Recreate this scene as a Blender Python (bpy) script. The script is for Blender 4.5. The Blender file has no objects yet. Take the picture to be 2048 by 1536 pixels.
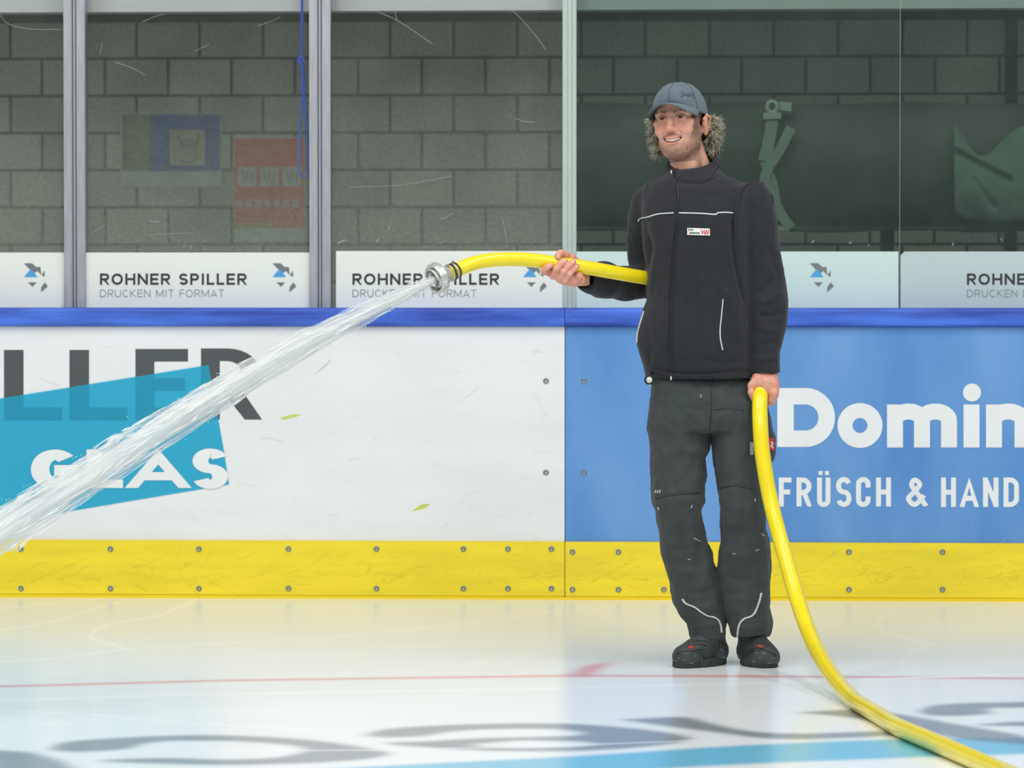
import bpy, bmesh, math, random
import numpy as np
from mathutils import Vector, Matrix, noise
from mathutils.bvhtree import BVHTree
random.seed(7); rng = np.random.default_rng(7)
R = math.radians
scene = bpy.context.scene
COL = scene.collection

# ------------------------------------------------------------------ camera
F = 7600.0                       # focal length in pixels of the 2048 frame
CAM = Vector((0.0, 0.0, 1.22)); YAW = R(3.0); PITCH = R(1.545)
cd = bpy.data.cameras.new('camera'); cam = bpy.data.objects.new('camera', cd); COL.objects.link(cam)
cam.location = CAM; cam.rotation_euler = (R(90) - PITCH, 0, YAW)
cd.sensor_width = 36; cd.sensor_fit = 'HORIZONTAL'; cd.lens = F / 2048 * 36
cd.clip_end = 200; cd.dof.use_dof = True; cd.dof.focus_distance = 12.25; cd.dof.aperture_fstop = 6.3
scene.camera = cam
# ------------------------------------------------------------------ light
w = bpy.data.worlds.new('world'); scene.world = w; w.use_nodes = True
bg = w.node_tree.nodes['Background']; bg.inputs[0].default_value = (.86, .94, .95, 1); bg.inputs[1].default_value = .30
def area(name, loc, sx, sy, power, col=(1, .99, .97), rot=(0, 0, 0)):
    l = bpy.data.lights.new(name, 'AREA'); l.shape = 'RECTANGLE'; l.size = sx; l.size_y = sy; l.energy = power; l.color = col
    o = bpy.data.objects.new(name, l); o.location = loc; o.rotation_euler = rot; COL.objects.link(o); return o
for i, x in enumerate((-5.5, -1.8, 1.8, 5.5)):
    area('hall_light', (x, 8.6, 7.0), .9, 5.0, 165, rot=(R(14), 0, 0))
area('hall_light', (-3.5, 1.5, 6.5), 4, 3, 215, rot=(R(45), 0, 0))
area('hall_light', (3.5, 1.5, 6.5), 4, 3, 215, rot=(R(45), 0, 0))
scene.view_settings.view_transform = 'Standard'; scene.view_settings.look = 'None'
scene.view_settings.exposure = 0.0; scene.view_settings.gamma = 1; scene.view_settings.use_curve_mapping = False

# ------------------------------------------------------------------ pixel <-> place measuring helpers
FWD = Vector((-math.sin(YAW) * math.cos(PITCH), math.cos(YAW) * math.cos(PITCH), -math.sin(PITCH)))
RGT = Vector((math.cos(YAW), math.sin(YAW), 0)); UPV = RGT.cross(FWD)
def ray(px, py): return (FWD * F + RGT * (px - 1024) + UPV * (768 - py)).normalized()
def P(px, py, Y):
    d = ray(px, py); return CAM + d * ((Y - CAM.y) / d.y)
def G(px, py, Z=0.0):
    d = ray(px, py); return CAM + d * ((Z - CAM.z) / d.z)
def proj(V):
    V = np.asarray(V, dtype=np.float64) - np.array(CAM)
    f = V @ np.array(FWD); return 1024 + F * (V @ np.array(RGT)) / f, 768 - F * (V @ np.array(UPV)) / f
S = 12.0 / F                     # metres per pixel at the man's distance

# ------------------------------------------------------------------ materials
def lin(c):
    return tuple(((v / 255) / 12.92 if v / 255 <= .04045 else ((v / 255 + .055) / 1.055) ** 2.4) for v in c)
def mat(name, col, rough=.6, metal=0, spec=.5, noise_amt=0, nscale=20, bump=0, bscale=200, sheen=0, coat=0, attr=None, stretch=None, col2=None):
    m = bpy.data.materials.new(name); m.use_nodes = True; nt = m.node_tree; b = nt.nodes['Principled BSDF']
    c = lin(col)
    b.inputs['Base Color'].default_value = (*c, 1); b.inputs['Roughness'].default_value = rough
    b.inputs['Metallic'].default_value = metal; b.inputs['Specular IOR Level'].default_value = spec
    if sheen: b.inputs['Sheen Weight'].default_value = sheen; b.inputs['Sheen Roughness'].default_value = .5
    if coat: b.inputs['Coat Weight'].default_value = coat
    src = None
    if attr:
        a = nt.nodes.new('ShaderNodeAttribute'); a.attribute_name = attr; src = a.outputs['Color']
    if noise_amt or bump:
        tc = nt.nodes.new('ShaderNodeTexCoord'); mp = nt.nodes.new('ShaderNodeMapping')
        nt.links.new(tc.outputs['Object'], mp.inputs[0])
        if stretch: mp.inputs['Scale'].default_value = stretch
    if noise_amt:
        n = nt.nodes.new('ShaderNodeTexNoise'); n.inputs['Scale'].default_value = nscale; n.inputs['Detail'].default_value = 6
        nt.links.new(mp.outputs[0], n.inputs['Vector'])
        cr = nt.nodes.new('ShaderNodeValToRGB'); cr.color_ramp.elements[0].position = .35; cr.color_ramp.elements[1].position = .68
        k = 1 - noise_amt
        c2 = lin(col2) if col2 else tuple(v * k for v in c)
        if src is not None:
            cr.color_ramp.elements[0].color = (k, k, k, 1); cr.color_ramp.elements[1].color = (1, 1, 1, 1)
            mx = nt.nodes.new('ShaderNodeMix'); mx.data_type = 'RGBA'; mx.blend_type = 'MULTIPLY'; mx.inputs[0].default_value = 1
            nt.links.new(src, mx.inputs[6]); nt.links.new(cr.outputs[0], mx.inputs[7]); src = mx.outputs[2]
        else:
            cr.color_ramp.elements[0].color = (*c2, 1); cr.color_ramp.elements[1].color = (*c, 1)
            src = cr.outputs[0]
        nt.links.new(n.outputs['Fac'], cr.inputs[0])
    if src is not None: nt.links.new(src, b.inputs['Base Color'])
    if bump:
        n2 = nt.nodes.new('ShaderNodeTexNoise'); n2.inputs['Scale'].default_value = bscale; n2.inputs['Detail'].default_value = 4
        nt.links.new(mp.outputs[0], n2.inputs['Vector'])
        bp = nt.nodes.new('ShaderNodeBump'); bp.inputs['Strength'].default_value = bump; bp.inputs['Distance'].default_value = .003
        nt.links.new(n2.outputs['Fac'], bp.inputs['Height']); nt.links.new(bp.outputs[0], b.inputs['Normal'])
    return m

# ------------------------------------------------------------------ object helpers
def tag(o, label=None, cat=None, group=None, kind=None):
    if label: o['label'] = label
    if cat: o['category'] = cat
    if group: o['group'] = group
    if kind: o['kind'] = kind
    return o
def empty(name, loc=(0, 0, 0)):
    o = bpy.data.objects.new(name, None); o.location = loc; o.empty_display_size = .1; COL.objects.link(o); return o
def mk(name, verts, faces, m, parent=None, smooth=False, colors=None, rel=True):
    me = bpy.data.meshes.new(name)
    verts = np.asarray(verts, dtype=np.float32)
    off = np.zeros(3)
    if parent is not None and rel: off = np.array(parent_loc(parent), dtype=np.float32)
    elif parent is None and len(verts): off = np.array([verts[:, 0].mean(), verts[:, 1].mean(), verts[:, 2].min()], dtype=np.float32)
    me.from_pydata((verts - off).tolist(), [], [tuple(int(i) for i in f) for f in faces])
    me.materials.append(m)
    if smooth: me.polygons.foreach_set('use_smooth', [True] * len(me.polygons))
    if colors is not None:
        a = me.color_attributes.new('Col', 'FLOAT_COLOR', 'POINT')
        c = np.ones((len(verts), 4), dtype=np.float32); c[:, :3] = colors; a.data.foreach_set('color', c.ravel())
    me.update()
    o = bpy.data.objects.new(name, me); COL.objects.link(o)
    if parent is not None: o.parent = parent
    else: o.location = off.tolist()
    return o
def parent_loc(p):
    v = Vector((0, 0, 0))
    while p is not None: v = v + p.location; p = p.parent
    return v
class MB:
    def __init__(s): s.v = []; s.f = []
    def add(s, v, f):
        n = len(s.v); s.v += [tuple(map(float, q)) for q in v]; s.f += [tuple(i + n for i in g) for g in f]; return s
    def box(s, x0, x1, y0, y1, z0, z1, bev=0):
        if bev:
            bm = bmesh.new(); bmesh.ops.create_cube(bm, size=1)
            for q in bm.verts: q.co = Vector((x0 + (q.co.x + .5) * (x1 - x0), y0 + (q.co.y + .5) * (y1 - y0), z0 + (q.co.z + .5) * (z1 - z0)))
            bmesh.ops.bevel(bm, geom=bm.edges[:], offset=bev, segments=2, affect='EDGES')
            bm.verts.index_update(); s.add([q.co for q in bm.verts], [[q.index for q in f.verts] for f in bm.faces]); bm.free(); return s
        v = [(x, y, z) for x in (x0, x1) for y in (y0, y1) for z in (z0, z1)]
        return s.add(v, [(0, 1, 3, 2), (4, 6, 7, 5), (0, 4, 5, 1), (2, 3, 7, 6), (0, 2, 6, 4), (1, 5, 7, 3)])
    def tube(s, pts, rad, n=10, cap=True, flat=1.0, upv=Vector((0, 0, 1))):
        pts = [Vector(p) for p in pts]; m = len(pts)
        if not hasattr(rad, '__len__'): rad = [rad] * m
        t0 = (pts[1] - pts[0]).normalized(); a = t0.cross(upv)
        if a.length < .1: a = t0.cross(Vector((1, 0, 0)))
        a.normalize(); V = []
        for i, p in enumerate(pts):
            t = (pts[min(i + 1, m - 1)] - pts[max(i - 1, 0)]).normalized()
            a = (a - t * a.dot(t)).normalized(); b = t.cross(a)
            for k in range(n):
                q = 2 * math.pi * k / n; V.append(p + a * (math.cos(q) * rad[i]) + b * (math.sin(q) * rad[i] * flat))
        Fc = [(i * n + k, i * n + (k + 1) % n, (i + 1) * n + (k + 1) % n, (i + 1) * n + k) for i in range(m - 1) for k in range(n)]
        if cap: Fc += [tuple(range(n))[::-1], tuple((m - 1) * n + k for k in range(n))]
        return s.add(V, Fc)
    def lathe(s, prof, o, axis, n=40):
        axis = Vector(axis).normalized(); o = Vector(o); a = axis.orthogonal().normalized(); b = axis.cross(a); V = []
        for (t, r) in prof:
            for k in range(n):
                q = 2 * math.pi * k / n; V.append(o + axis * t + (a * math.cos(q) + b * math.sin(q)) * r)
        m = len(prof)
        return s.add(V, [(i * n + k, i * n + (k + 1) % n, (i + 1) * n + (k + 1) % n, (i + 1) * n + k) for i in range(m - 1) for k in range(n)])
    def ball(s, c, r, nu=12, nv=8):
        c = Vector(c)
        if not hasattr(r, '__len__'): r = (r, r, r)
        V = [c + Vector((r[0] * math.sin(math.pi * j / nv) * math.cos(2 * math.pi * i / nu), r[1] * math.sin(math.pi * j / nv) * math.sin(2 * math.pi * i / nu), r[2] * math.cos(math.pi * j / nv))) for j in range(nv + 1) for i in range(nu)]
        return s.add(V, [(j * nu + i, (j + 1) * nu + i, (j + 1) * nu + (i + 1) % nu, j * nu + (i + 1) % nu) for j in range(nv) for i in range(nu)])
    def build(s, name, m, parent=None, smooth=False, colors=None): return mk(name, s.v, s.f, m, parent, smooth, colors)
def catmull(pts, n=8):
    pts = [np.array(p, dtype=float) for p in pts]; P_ = [2 * pts[0] - pts[1]] + pts + [2 * pts[-1] - pts[-2]]; out = []
    for i in range(1, len(P_) - 2):
        a, b, c, d = P_[i - 1:i + 3]
        for k in range(n):
            t = k / n; out.append(.5 * ((2 * b) + (c - a) * t + (2 * a - 5 * b + 4 * c - d) * t * t + (3 * b - a - 3 * c + d) * t ** 3))
    out.append(pts[-1]); return out
def smooth_by_angle(o, ang=35):
    me = o.data; me.polygons.foreach_set('use_smooth', [True] * len(me.polygons))
    bm = bmesh.new(); bm.from_mesh(me)
    for e in bm.edges:
        if len(e.link_faces) == 2 and e.calc_face_angle(0) > R(ang): e.smooth = False
    bm.to_mesh(me); bm.free()

# ------------------------------------------------------------------ stroke lettering (pixel boxes measured on the boards)
def arc(cx, cy, rx, ry, a0, a1, n=14):
    return [(cx + rx * math.cos(R(a0 + (a1 - a0) * i / n)), cy - ry * math.sin(R(a0 + (a1 - a0) * i / n))) for i in range(n + 1)]
def glyph(ch, x0, x1, y0, y1, t, cond=False):
    L, Rr, T, B = x0 + t / 2, x1 - t / 2, y0 + t / 2, y1 - t / 2; M = (T + B) / 2; cx = (L + Rr) / 2
    rx = (Rr - L) / 2; H = (B - T) / 2; ry = min(rx, H) if cond else H
    o = []
    def A(p, closed=False): o.append((p, closed, t))
    if ch == 'I': A([(cx, y0), (cx, y1)])
    elif ch == 'L': A([(L, y0), (L, B), (x1, B)])
    elif ch == 'E': A([(x1, T), (L, T), (L, B), (x1, B)]); A([(L, M), (x1 - .06 * (x1 - x0), M)])
    elif ch == 'F': A([(x1, T), (L, T), (L, y1)]); A([(L, M), (x1 - .1 * (x1 - x0), M)])
    elif ch == 'H': A([(L, y0), (L, y1)]); A([(Rr, y0), (Rr, y1)]); A([(L, M), (Rr, M)])
    elif ch == 'N':
        A([(L, y0), (L, y1)]); A([(Rr, y0), (Rr, y1)]); A([(L, T - t * .1), (Rr, B + t * .1)])
    elif ch == 'M': A([(L, y0), (L, y1)]); A([(Rr, y0), (Rr, y1)]); A([(L, T), (cx, B - .1 * (B - T)), (Rr, T)])
    elif ch == 'T': A([(x0, T), (x1, T)]); A([(cx, T), (cx, y1)])
    elif ch == 'A': ke = .5 * t / (y1 - T) * (cx - x0 - t * .5); A([(x0 + t * .5 - ke, y1 + .5 * t), (cx, T), (x1 - t * .5 + ke, y1 + .5 * t)]); A([(L + rx * .35, B - H * .5), (Rr - rx * .35, B - H * .5)])
    elif ch == 'K': A([(L, y0), (L, y1)]); A([(Rr, y0), (L, M + .1 * H)]); A([(L + rx * .5, M - .1 * H), (Rr, y1)])
    elif ch == 'U':
        A([(L, y0), (L, B - ry)] + arc(cx, B - ry, rx, ry, 180, 360)[1:] + [(Rr, y0)])
        if not cond: o.clear(); A([(L, y0), (L, B - rx)] + arc(cx, B - rx, rx, rx, 180, 360)[1:] + [(Rr, y0)])
    elif ch == 'O': A(arc(cx, T + ry, rx, ry, 180, 0)[:] + arc(cx, B - ry, rx, ry, 0, -180)[(0 if ry < H - .1 else 1):-1], True)
    elif ch == 'D':
        r2 = min(2 * rx, H) if not cond else min(rx * 1.2, H)
        A([(L, T)] + arc(Rr - r2, T + min(r2, H), r2, min(r2, H), 90, 0) + arc(Rr - r2, B - min(r2, H), r2, min(r2, H), 0, -90)[1 if r2 >= H - .1 else 0:] + [(L, B)], True)
    elif ch in 'PR':
        bot = M + (.08 * H if ch == 'P' else .04 * H); hb = (bot - T) / 2; r2 = min(hb, 2 * rx)
        A([(L, y0), (L, y1)]); A([(L, T)] + arc(Rr - r2, T + hb, r2, hb, 90, -90) + [(L, bot)])
        if ch == 'R': A([(cx - rx * .1, bot), (Rr + .2 * t, y1 + t * .3)]) if not cond else A([(cx, bot), (Rr + t * .12, y1 + t * .3)])
    elif ch == 'S':
        q = H / 2; A(arc(cx, T + q, rx, q, 22, 262, 18) + arc(cx, B - q, rx, q, 82, -158, 18))
    elif ch == 'C':
        if cond: A([(Rr, M - .35 * H)] + arc(cx, T + ry, rx, ry, 0, 180) + arc(cx, B - ry, rx, ry, 180, 360) + [(Rr, M + .35 * H)])
        else: A(arc(cx + .06 * rx, M, rx, H, 48, 312, 26))
    elif ch == 'G': A(arc(cx + .06 * rx, M, rx, H, 45, 300, 26) + [(Rr, B - H * .25), (Rr, M + t * .1), (cx, M + t * .1)])
    elif ch == '&':
        w_ = Rr - L; h_ = B - T
        A([tuple(p) for p in catmull([(Rr + t * .45, B + t * .4), (cx, M - .02 * h_), (L + .2 * w_, T + .2 * h_), (cx - .1 * w_, T), (cx + .22 * w_, T + .18 * h_), (cx - .12 * w_, M - .02 * h_), (L, B - .24 * h_), (cx - .14 * w_, B), (cx + .24 * w_, B - .16 * h_), (Rr, M + .12 * h_)], 6)])
    return o
def ribbon(pl, t, closed):
    p = [np.array(q, dtype=float) for q in pl]; n = len(p); out = []
    for i in range(n):
        a = p[(i - 1) % n] if (closed or i > 0) else None; c = p[(i + 1) % n] if (closed or i < n - 1) else None
        d1 = (p[i] - a) if a is not None else (c - p[i]); d2 = (c - p[i]) if c is not None else d1
        d1 = d1 / (np.linalg.norm(d1) + 1e-9); d2 = d2 / (np.linalg.norm(d2) + 1e-9)
        n1 = np.array((-d1[1], d1[0])); n2 = np.array((-d2[1], d2[0])); m = n1 + n2; m /= (np.linalg.norm(m) + 1e-9)
        k = t / 2 / max(.35, m.dot(n1)); out.append((p[i] + m * k, p[i] - m * k))
    V = [q for pr in out for q in pr]; m_ = n if closed else n - 1
    return V, [(2 * i, 2 * i + 1, 2 * ((i + 1) % n) + 1, 2 * ((i + 1) % n)) for i in range(m_)]
def lettering(name, items, Y, m, parent, sx=1.0, cond=False):
    """items: (char, x0, x1, y0, y1, thickness) in measured pixels, set as print film on the plane Y"""
    for it in items:
        mb = MB(); ch, x0, x1, y0, y1, t = it[:6]
        for pl, cl, tt in glyph(ch, x0 / sx, x1 / sx, y0, y1, t, cond):
            film(mb, [(p[0] * sx, min(max(p[1], y0), y1)) for p in ribbon(pl, tt, cl)[0]], ribbon(pl, tt, cl)[1], Y)
        mb.build(name, m, parent)
def film(mb, V, Fc, Y):
    flip = None
    for f in Fc:
        k = Y - 1.5e-5 * (len(mb.f) + 1); q = [P(V[i][0], V[i][1], k) for i in f]
        nrm = (q[1] - q[0]).cross(q[2] - q[0]) + (q[2] - q[0]).cross(q[3] - q[0]) if len(q) > 3 else Vector((0, -1, 0))
        if nrm.length < 1e-9: continue
        if flip is None: flip = nrm.y > 0
        if (nrm.y > 0) != flip: continue
        if nrm.y > 0: q = q[::-1]
        mb.add(q, [tuple(range(len(q)))])
WID = dict(R=.9, O=1.12, H=.98, N=1.0, E=.82, S=.85, P=.85, I=.3, L=.74, D=1.0, U=.95, C=1.0, K=.92, M=1.2, T=.85, F=.78, A=1.05)
def word(txt, x0, x1, y0, y1, t, gap):
    ws = [WID.get(c, .5) if c != ' ' else .42 for c in txt]; tot = sum(ws) + gap * (len(txt) - 1); k = (x1 - x0) / tot; x = x0; out = []
    for c, w_ in zip(txt, ws):
        if c != ' ': out.append((c, x, x + w_ * k, y0, y1, t))
        x += (w_ + gap) * k
    return out
def poly(name, polys, Y, m, parent, thick=0):
    mb = MB()
    for pl in polys:
        V = [P(x, y, Y) for x, y in pl]; n = len(V)
        if thick:
            V2 = [v + Vector((0, thick, 0)) for v in V]
            mb.add(V + V2, [tuple(range(n)), tuple(range(n, 2 * n))[::-1]] + [(i, i + n, (i + 1) % n + n, (i + 1) % n) for i in range(n)])
        else: mb.add(V, [tuple(range(n))])
    return mb.build(name, m, parent)

# ================================================================== THE SETTING
YW = G(1024, 1199).y                         # face of the yellow kick plate
YF = YW + .012                               # face of the dasher panels
YG = YW + .13                                # shielding glass plane
YB = 20.0                                    # block wall behind
XL, XR = -6.0, 6.0
def Z(py, Y, px=1024): return P(px, py, Y).z
def X(px, py, Y): return P(px, py, Y).x
# ---- ice: the paint lies in the ice as a soft colour attribute on a fine grid
xs = np.concatenate([np.linspace(-9, -2.7, 12)[:-1], np.arange(-2.7, 2.1, .006), np.linspace(2.1, 9, 12)])
ys = np.concatenate([np.linspace(-3, 9.1, 14)[:-1], np.arange(9.1, YW - .02, .011), [YW + .1, YW + .3]])
gx, gy = np.meshgrid(xs, ys, indexing='ij')
V = np.stack([gx.ravel(), gy.ravel(), np.zeros(gx.size)], 1)
vis = V[:, 1] > 4
PX = np.full(len(V), -9999.); PY = np.full(len(V), -9999.)
PX[vis], PY[vis] = proj(V[vis])
def inpoly(pl):
    c = np.zeros(len(PX), bool); n = len(pl)
    pl = [tuple(q) for q in catmull(list(pl) + [pl[0]], 4)[:-1]] if n > 7 else pl; n = len(pl)
    for i in range(n):
        (xa, ya), (xb, yb) = pl[i], pl[(i + 1) % n]
        if ya == yb: continue
        k = ((ya > PY) != (yb > PY)) & (PX < (xb - xa) * (PY - ya) / (yb - ya) + xa); c ^= k
    return c.astype(np.float32).reshape(gx.shape)
def blur(a, sx_, sy_):
    for ax, s_ in ((0, sx_), (1, sy_)):
        r_ = int(3 * s_) + 1; k = np.exp(-.5 * (np.arange(-r_, r_ + 1) / s_) ** 2); k /= k.sum()
        p_ = np.pad(a, [(r_, r_) if i == ax else (0, 0) for i in range(2)], mode='edge'); o_ = np.zeros_like(a)
        for i, kk in enumerate(k): o_ += kk * np.take(p_, range(i, i + a.shape[ax]), axis=ax)
        a = o_
    return a
ICE = {
 'a': [(98, 1498), (130, 1484), (250, 1475), (400, 1470), (560, 1475), (680, 1487), (770, 1503), (775, 1510), (720, 1520), (600, 1527), (450, 1530), (300, 1527), (195, 1522), (270, 1517), (360, 1516), (450, 1519), (550, 1515), (607, 1503), (590, 1492), (480, 1483), (350, 1482), (285, 1488), (262, 1497), (190, 1503), (120, 1503)],
 'b': [(-40, 1498), (60, 1504), (120, 1520), (150, 1538), (140, 1560), (-40, 1560)],
 'c': [(728, 1472), (760, 1460), (850, 1452), (1000, 1447), (1130, 1447), (1250, 1455), (1340, 1466), (1382, 1477), (1340, 1488), (1240, 1498), (1100, 1503), (960, 1501), (840, 1494), (765, 1486), (860, 1482), (965, 1476), (1060, 1474), (1150, 1471), (1165, 1465), (1100, 1458), (1000, 1458), (905, 1463), (850, 1472), (780, 1475)],
 'ch': [(940, 1489), (1040, 1481), (1160, 1483), (1200, 1488), (1150, 1494), (1040, 1496), (970, 1494)],
 'd': [(1238, 1439), (1365, 1434), (1420, 1446), (1500, 1462), (1600, 1467), (1780, 1462), (1784, 1471), (1640, 1478), (1530, 1477), (1440, 1466), (1330, 1452)],
 'e': [(1588, 1426), (1700, 1419), (1790, 1427), (1900, 1446), (2048, 1472), (2110, 1492), (1930, 1479), (1840, 1462), (1740, 1441), (1650, 1430)],
 'f': [(1836, 1421), (1880, 1409), (1980, 1405), (2110, 1404), (2110, 1414), (1990, 1416), (1975, 1421), (1985, 1427), (1920, 1432), (1855, 1430)],
 'g': [(1955, 1449), (2010, 1444), (2110, 1441), (2110, 1453), (2010, 1452), (1970, 1452)],
}
grey = sum(inpoly(ICE[k]) for k in 'abcdefg') - inpoly(ICE['ch'])
grey = np.clip(grey, 0, 1)
grey = blur(grey, 3.0, 2.2)
cyan = blur(inpoly([(500, 1545), (1150, 1512), (1480, 1491), (1850, 1477), (2110, 1480), (2110, 1504), (1870, 1513), (1660, 1519), (1360, 1535), (1200, 1560)][:7] + [(2110, 1502), (1870, 1513), (1360, 1535), (1100, 1560), (500, 1570)]), 2, 2)
redb = blur(inpoly([(1138, 1352), (1172, 1331), (1232, 1322), (1196, 1340), (1180, 1352)]), 4, 4)
def pline(pts, wd, hz=1.0):
    best = np.full(len(PX), 1e9)
    for (xa, ya), (xb, yb) in zip(pts[:-1], pts[1:]):
        dx, dy = (xb - xa) * hz, yb - ya; qx, qy = (PX - xa) * hz, PY - ya
        t_ = np.clip((qx * dx + qy * dy) / (dx * dx + dy * dy + 1e-9), 0, 1)
        best = np.minimum(best, (qx - t_ * dx) ** 2 + (qy - t_ * dy) ** 2)
    return np.exp(-best / (wd * wd)).reshape(gx.shape)
redl = pline([(-300, 1381), (0, 1373), (450, 1361), (1130, 1351.5), (1400, 1352), (1700, 1354), (2400, 1360)], 2.6)
wh = pline([(-40, 1402), (351, 1390), (800, 1382), (1092, 1377), (1512, 1366), (2100, 1347)], 1.7) * .9
wh += pline([(392, 1200), (316, 1232), (230, 1246), (193, 1258), (179, 1274), (205, 1284), (234, 1291), (252, 1298)], 3.2, .7) * .9
wh += pline([(252, 1298), (120, 1316), (-40, 1326)], 1.6) * .8 + pline([(252, 1298), (420, 1288), (700, 1272), (900, 1250), (1084, 1226), (1160, 1216)], 1.5) * .55
wh += pline([(252, 1200), (160, 1226), (105, 1242), (60, 1253), (-40, 1265)], 2.2) * .8 + pline([(200, 1198), (60, 1210), (-40, 1225)], 1.6) * .5
wh += pline([(1790, 1222), (1756, 1240), (1765, 1262), (1819, 1278), (1868, 1287), (1822, 1304), (1803, 1325), (1808, 1346)], 2.6, .8) * .6
wh += pline([(-40, 1417), (200, 1430), (400, 1448), (700, 1462)], 1.6) * .6 + pline([(-40, 1452), (220, 1444)], 1.6) * .4 + pline([(420, 1502), (780, 1500), (1100, 1492), (1480, 1478)], 1.6) * .4
wh += pline([(1880, 1225), (1960, 1215), (2100, 1190)], 1.4) * .4
wh = np.clip(wh * 1.3, 0, 1)
base = np.ones(gx.shape + (3,), np.float32) * np.array(lin((238, 243, 245)), np.float32)
def over(a, c, k=1.0):
    global base
    a = (a * k)[..., None]; base = base * (1 - a) + np.array(lin(c), np.float32) * a
over(cyan, (50, 178, 218), .85); over(grey, (96, 106, 116), .80); over(redb, (222, 60, 80), .8); over(redl, (222, 74, 92), .6); over(wh, (250, 252, 255), .9)
nx_, ny_ = gx.shape
idx = np.arange(nx_ * ny_).reshape(nx_, ny_)
fc = np.stack([idx[:-1, :-1].ravel(), idx[1:, :-1].ravel(), idx[1:, 1:].ravel(), idx[:-1, 1:].ravel()], 1)
def fastmesh(name, V, Q, m, parent=None, colors=None, smooth=True):
    me = bpy.data.meshes.new(name); off = np.zeros(3) if parent is None else np.array(parent_loc(parent))
    me.vertices.add(len(V)); me.vertices.foreach_set('co', (np.asarray(V) - off).astype(np.float32).ravel())
    me.loops.add(Q.size); me.loops.foreach_set('vertex_index', Q.astype(np.int32).ravel())
    me.polygons.add(len(Q)); me.polygons.foreach_set('loop_start', np.arange(0, Q.size, 4, dtype=np.int32))
    try: me.polygons.foreach_set('loop_total', np.full(len(Q), 4, dtype=np.int32))
    except Exception: pass
    me.polygons.foreach_set('use_smooth', np.full(len(Q), smooth)); me.materials.append(m); me.update(calc_edges=True); me.validate()
    if colors is not None:
        a = me.color_attributes.new('Col', 'FLOAT_COLOR', 'POINT'); c = np.ones((len(V), 4), np.float32); c[:, :3] = colors; a.data.foreach_set('color', c.ravel())
    o = bpy.data.objects.new(name, me); COL.objects.link(o)
    if parent is not None: o.parent = parent
    return o
m_ice = mat('ice', (225, 232, 235), rough=.2, spec=.5, attr='Col', noise_amt=.02, nscale=1.6, bump=.05, bscale=4)
m_ice.node_tree.nodes['Principled BSDF'].inputs['IOR'].default_value = 1.33
ice = fastmesh('floor', V, fc, m_ice, None, base.reshape(-1, 3)); tag(ice, 'white rink ice with a thin red line and soft grey painted letters', 'ice', kind='structure')

# ---- block wall, gallery floor and ceiling behind the glass
def brick_mat():
    m = bpy.data.materials.new('grey_blockwork'); m.use_nodes = True; nt = m.node_tree; b = nt.nodes['Principled BSDF']; b.inputs['Roughness'].default_value = .9
    tc = nt.nodes.new('ShaderNodeTexCoord'); mp = nt.nodes.new('ShaderNodeMapping'); nt.links.new(tc.outputs['Object'], mp.inputs[0])
    br = nt.nodes.new('ShaderNodeTexBrick'); br.offset = .5; br.inputs['Scale'].default_value = 1
    p0, p1 = P(273, 118, YB), P(1173, 118, YB); bw = (p1.x - p0.x) / 7.08; z0 = P(600, 116, YB).z; z1 = P(600, 489, YB).z; rh = (z0 - z1) / 5
    br.inputs['Brick Width'].default_value = bw; br.inputs['Row Height'].default_value = rh; br.inputs['Mortar Size'].default_value = .0085; br.inputs['Mortar Smooth'].default_value = .3
    br.inputs['Color1'].default_value = (*lin((162, 165, 157)), 1); br.inputs['Color2'].default_value = (*lin((180, 183, 172)), 1); br.inputs['Mortar'].default_value = (*lin((58, 62, 58)), 1)
    cb = nt.nodes.new('ShaderNodeCombineXYZ'); sp = nt.nodes.new('ShaderNodeSeparateXYZ'); nt.links.new(mp.outputs[0], sp.inputs[0])
    nt.links.new(sp.outputs['X'], cb.inputs['X']); nt.links.new(sp.outputs['Z'], cb.inputs['Y'])
    # phase: a row line at z0; the even rows get the half-block shift
    mp.inputs['Location'].default_value = (-p0.x + 20.5 * bw, 0, -z0 + 40 * rh)
    nt.links.new(cb.outputs[0], br.inputs['Vector'])
    n = nt.nodes.new('ShaderNodeTexNoise'); n.inputs['Scale'].default_value = 60; n.inputs['Detail'].default_value = 8; nt.links.new(mp.outputs[0], n.inputs['Vector'])
    n2 = nt.nodes.new('ShaderNodeTexNoise'); n2.inputs['Scale'].default_value = 1.7; nt.links.new(mp.outputs[0], n2.inputs['Vector'])
    mx = nt.nodes.new('ShaderNodeMix'); mx.data_type = 'RGBA'; mx.blend_type = 'OVERLAY'; mx.inputs[0].default_value = .6
    nt.links.new(br.outputs['Color'], mx.inputs[6]); nt.links.new(n.outputs['Fac'], mx.inputs[7])
    mx2 = nt.nodes.new('ShaderNodeMix'); mx2.data_type = 'RGBA'; mx2.blend_type = 'OVERLAY'; mx2.inputs[0].default_value = .3
    nt.links.new(mx.outputs[2], mx2.inputs[6]); nt.links.new(n2.outputs['Fac'], mx2.inputs[7]); nt.links.new(mx2.outputs[2], b.inputs['Base Color'])
    bp = nt.nodes.new('ShaderNodeBump'); bp.inputs['Strength'].default_value = .6; bp.inputs['Distance'].default_value = .01; bp.invert = True
    nt.links.new(br.outputs['Fac'], bp.inputs['Height']); nt.links.new(bp.outputs[0], b.inputs['Normal'])
    return m
o = mk('wall_back', [(XL, YB, 0), (XR + 1, YB, 0), (XR + 1, YB, 3.4), (XL, YB, 3.4)], [(0, 1, 2, 3)], brick_mat(), rel=False); o.location = (0, 0, 0)
o.data.clear_geometry(); o.data.from_pydata([(XL, YB, 0), (XR + 1, YB, 0), (XR + 1, YB, 3.4), (XL, YB, 3.4)], [], [(0, 1, 2, 3)])
tag(o, kind='structure')
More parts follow.
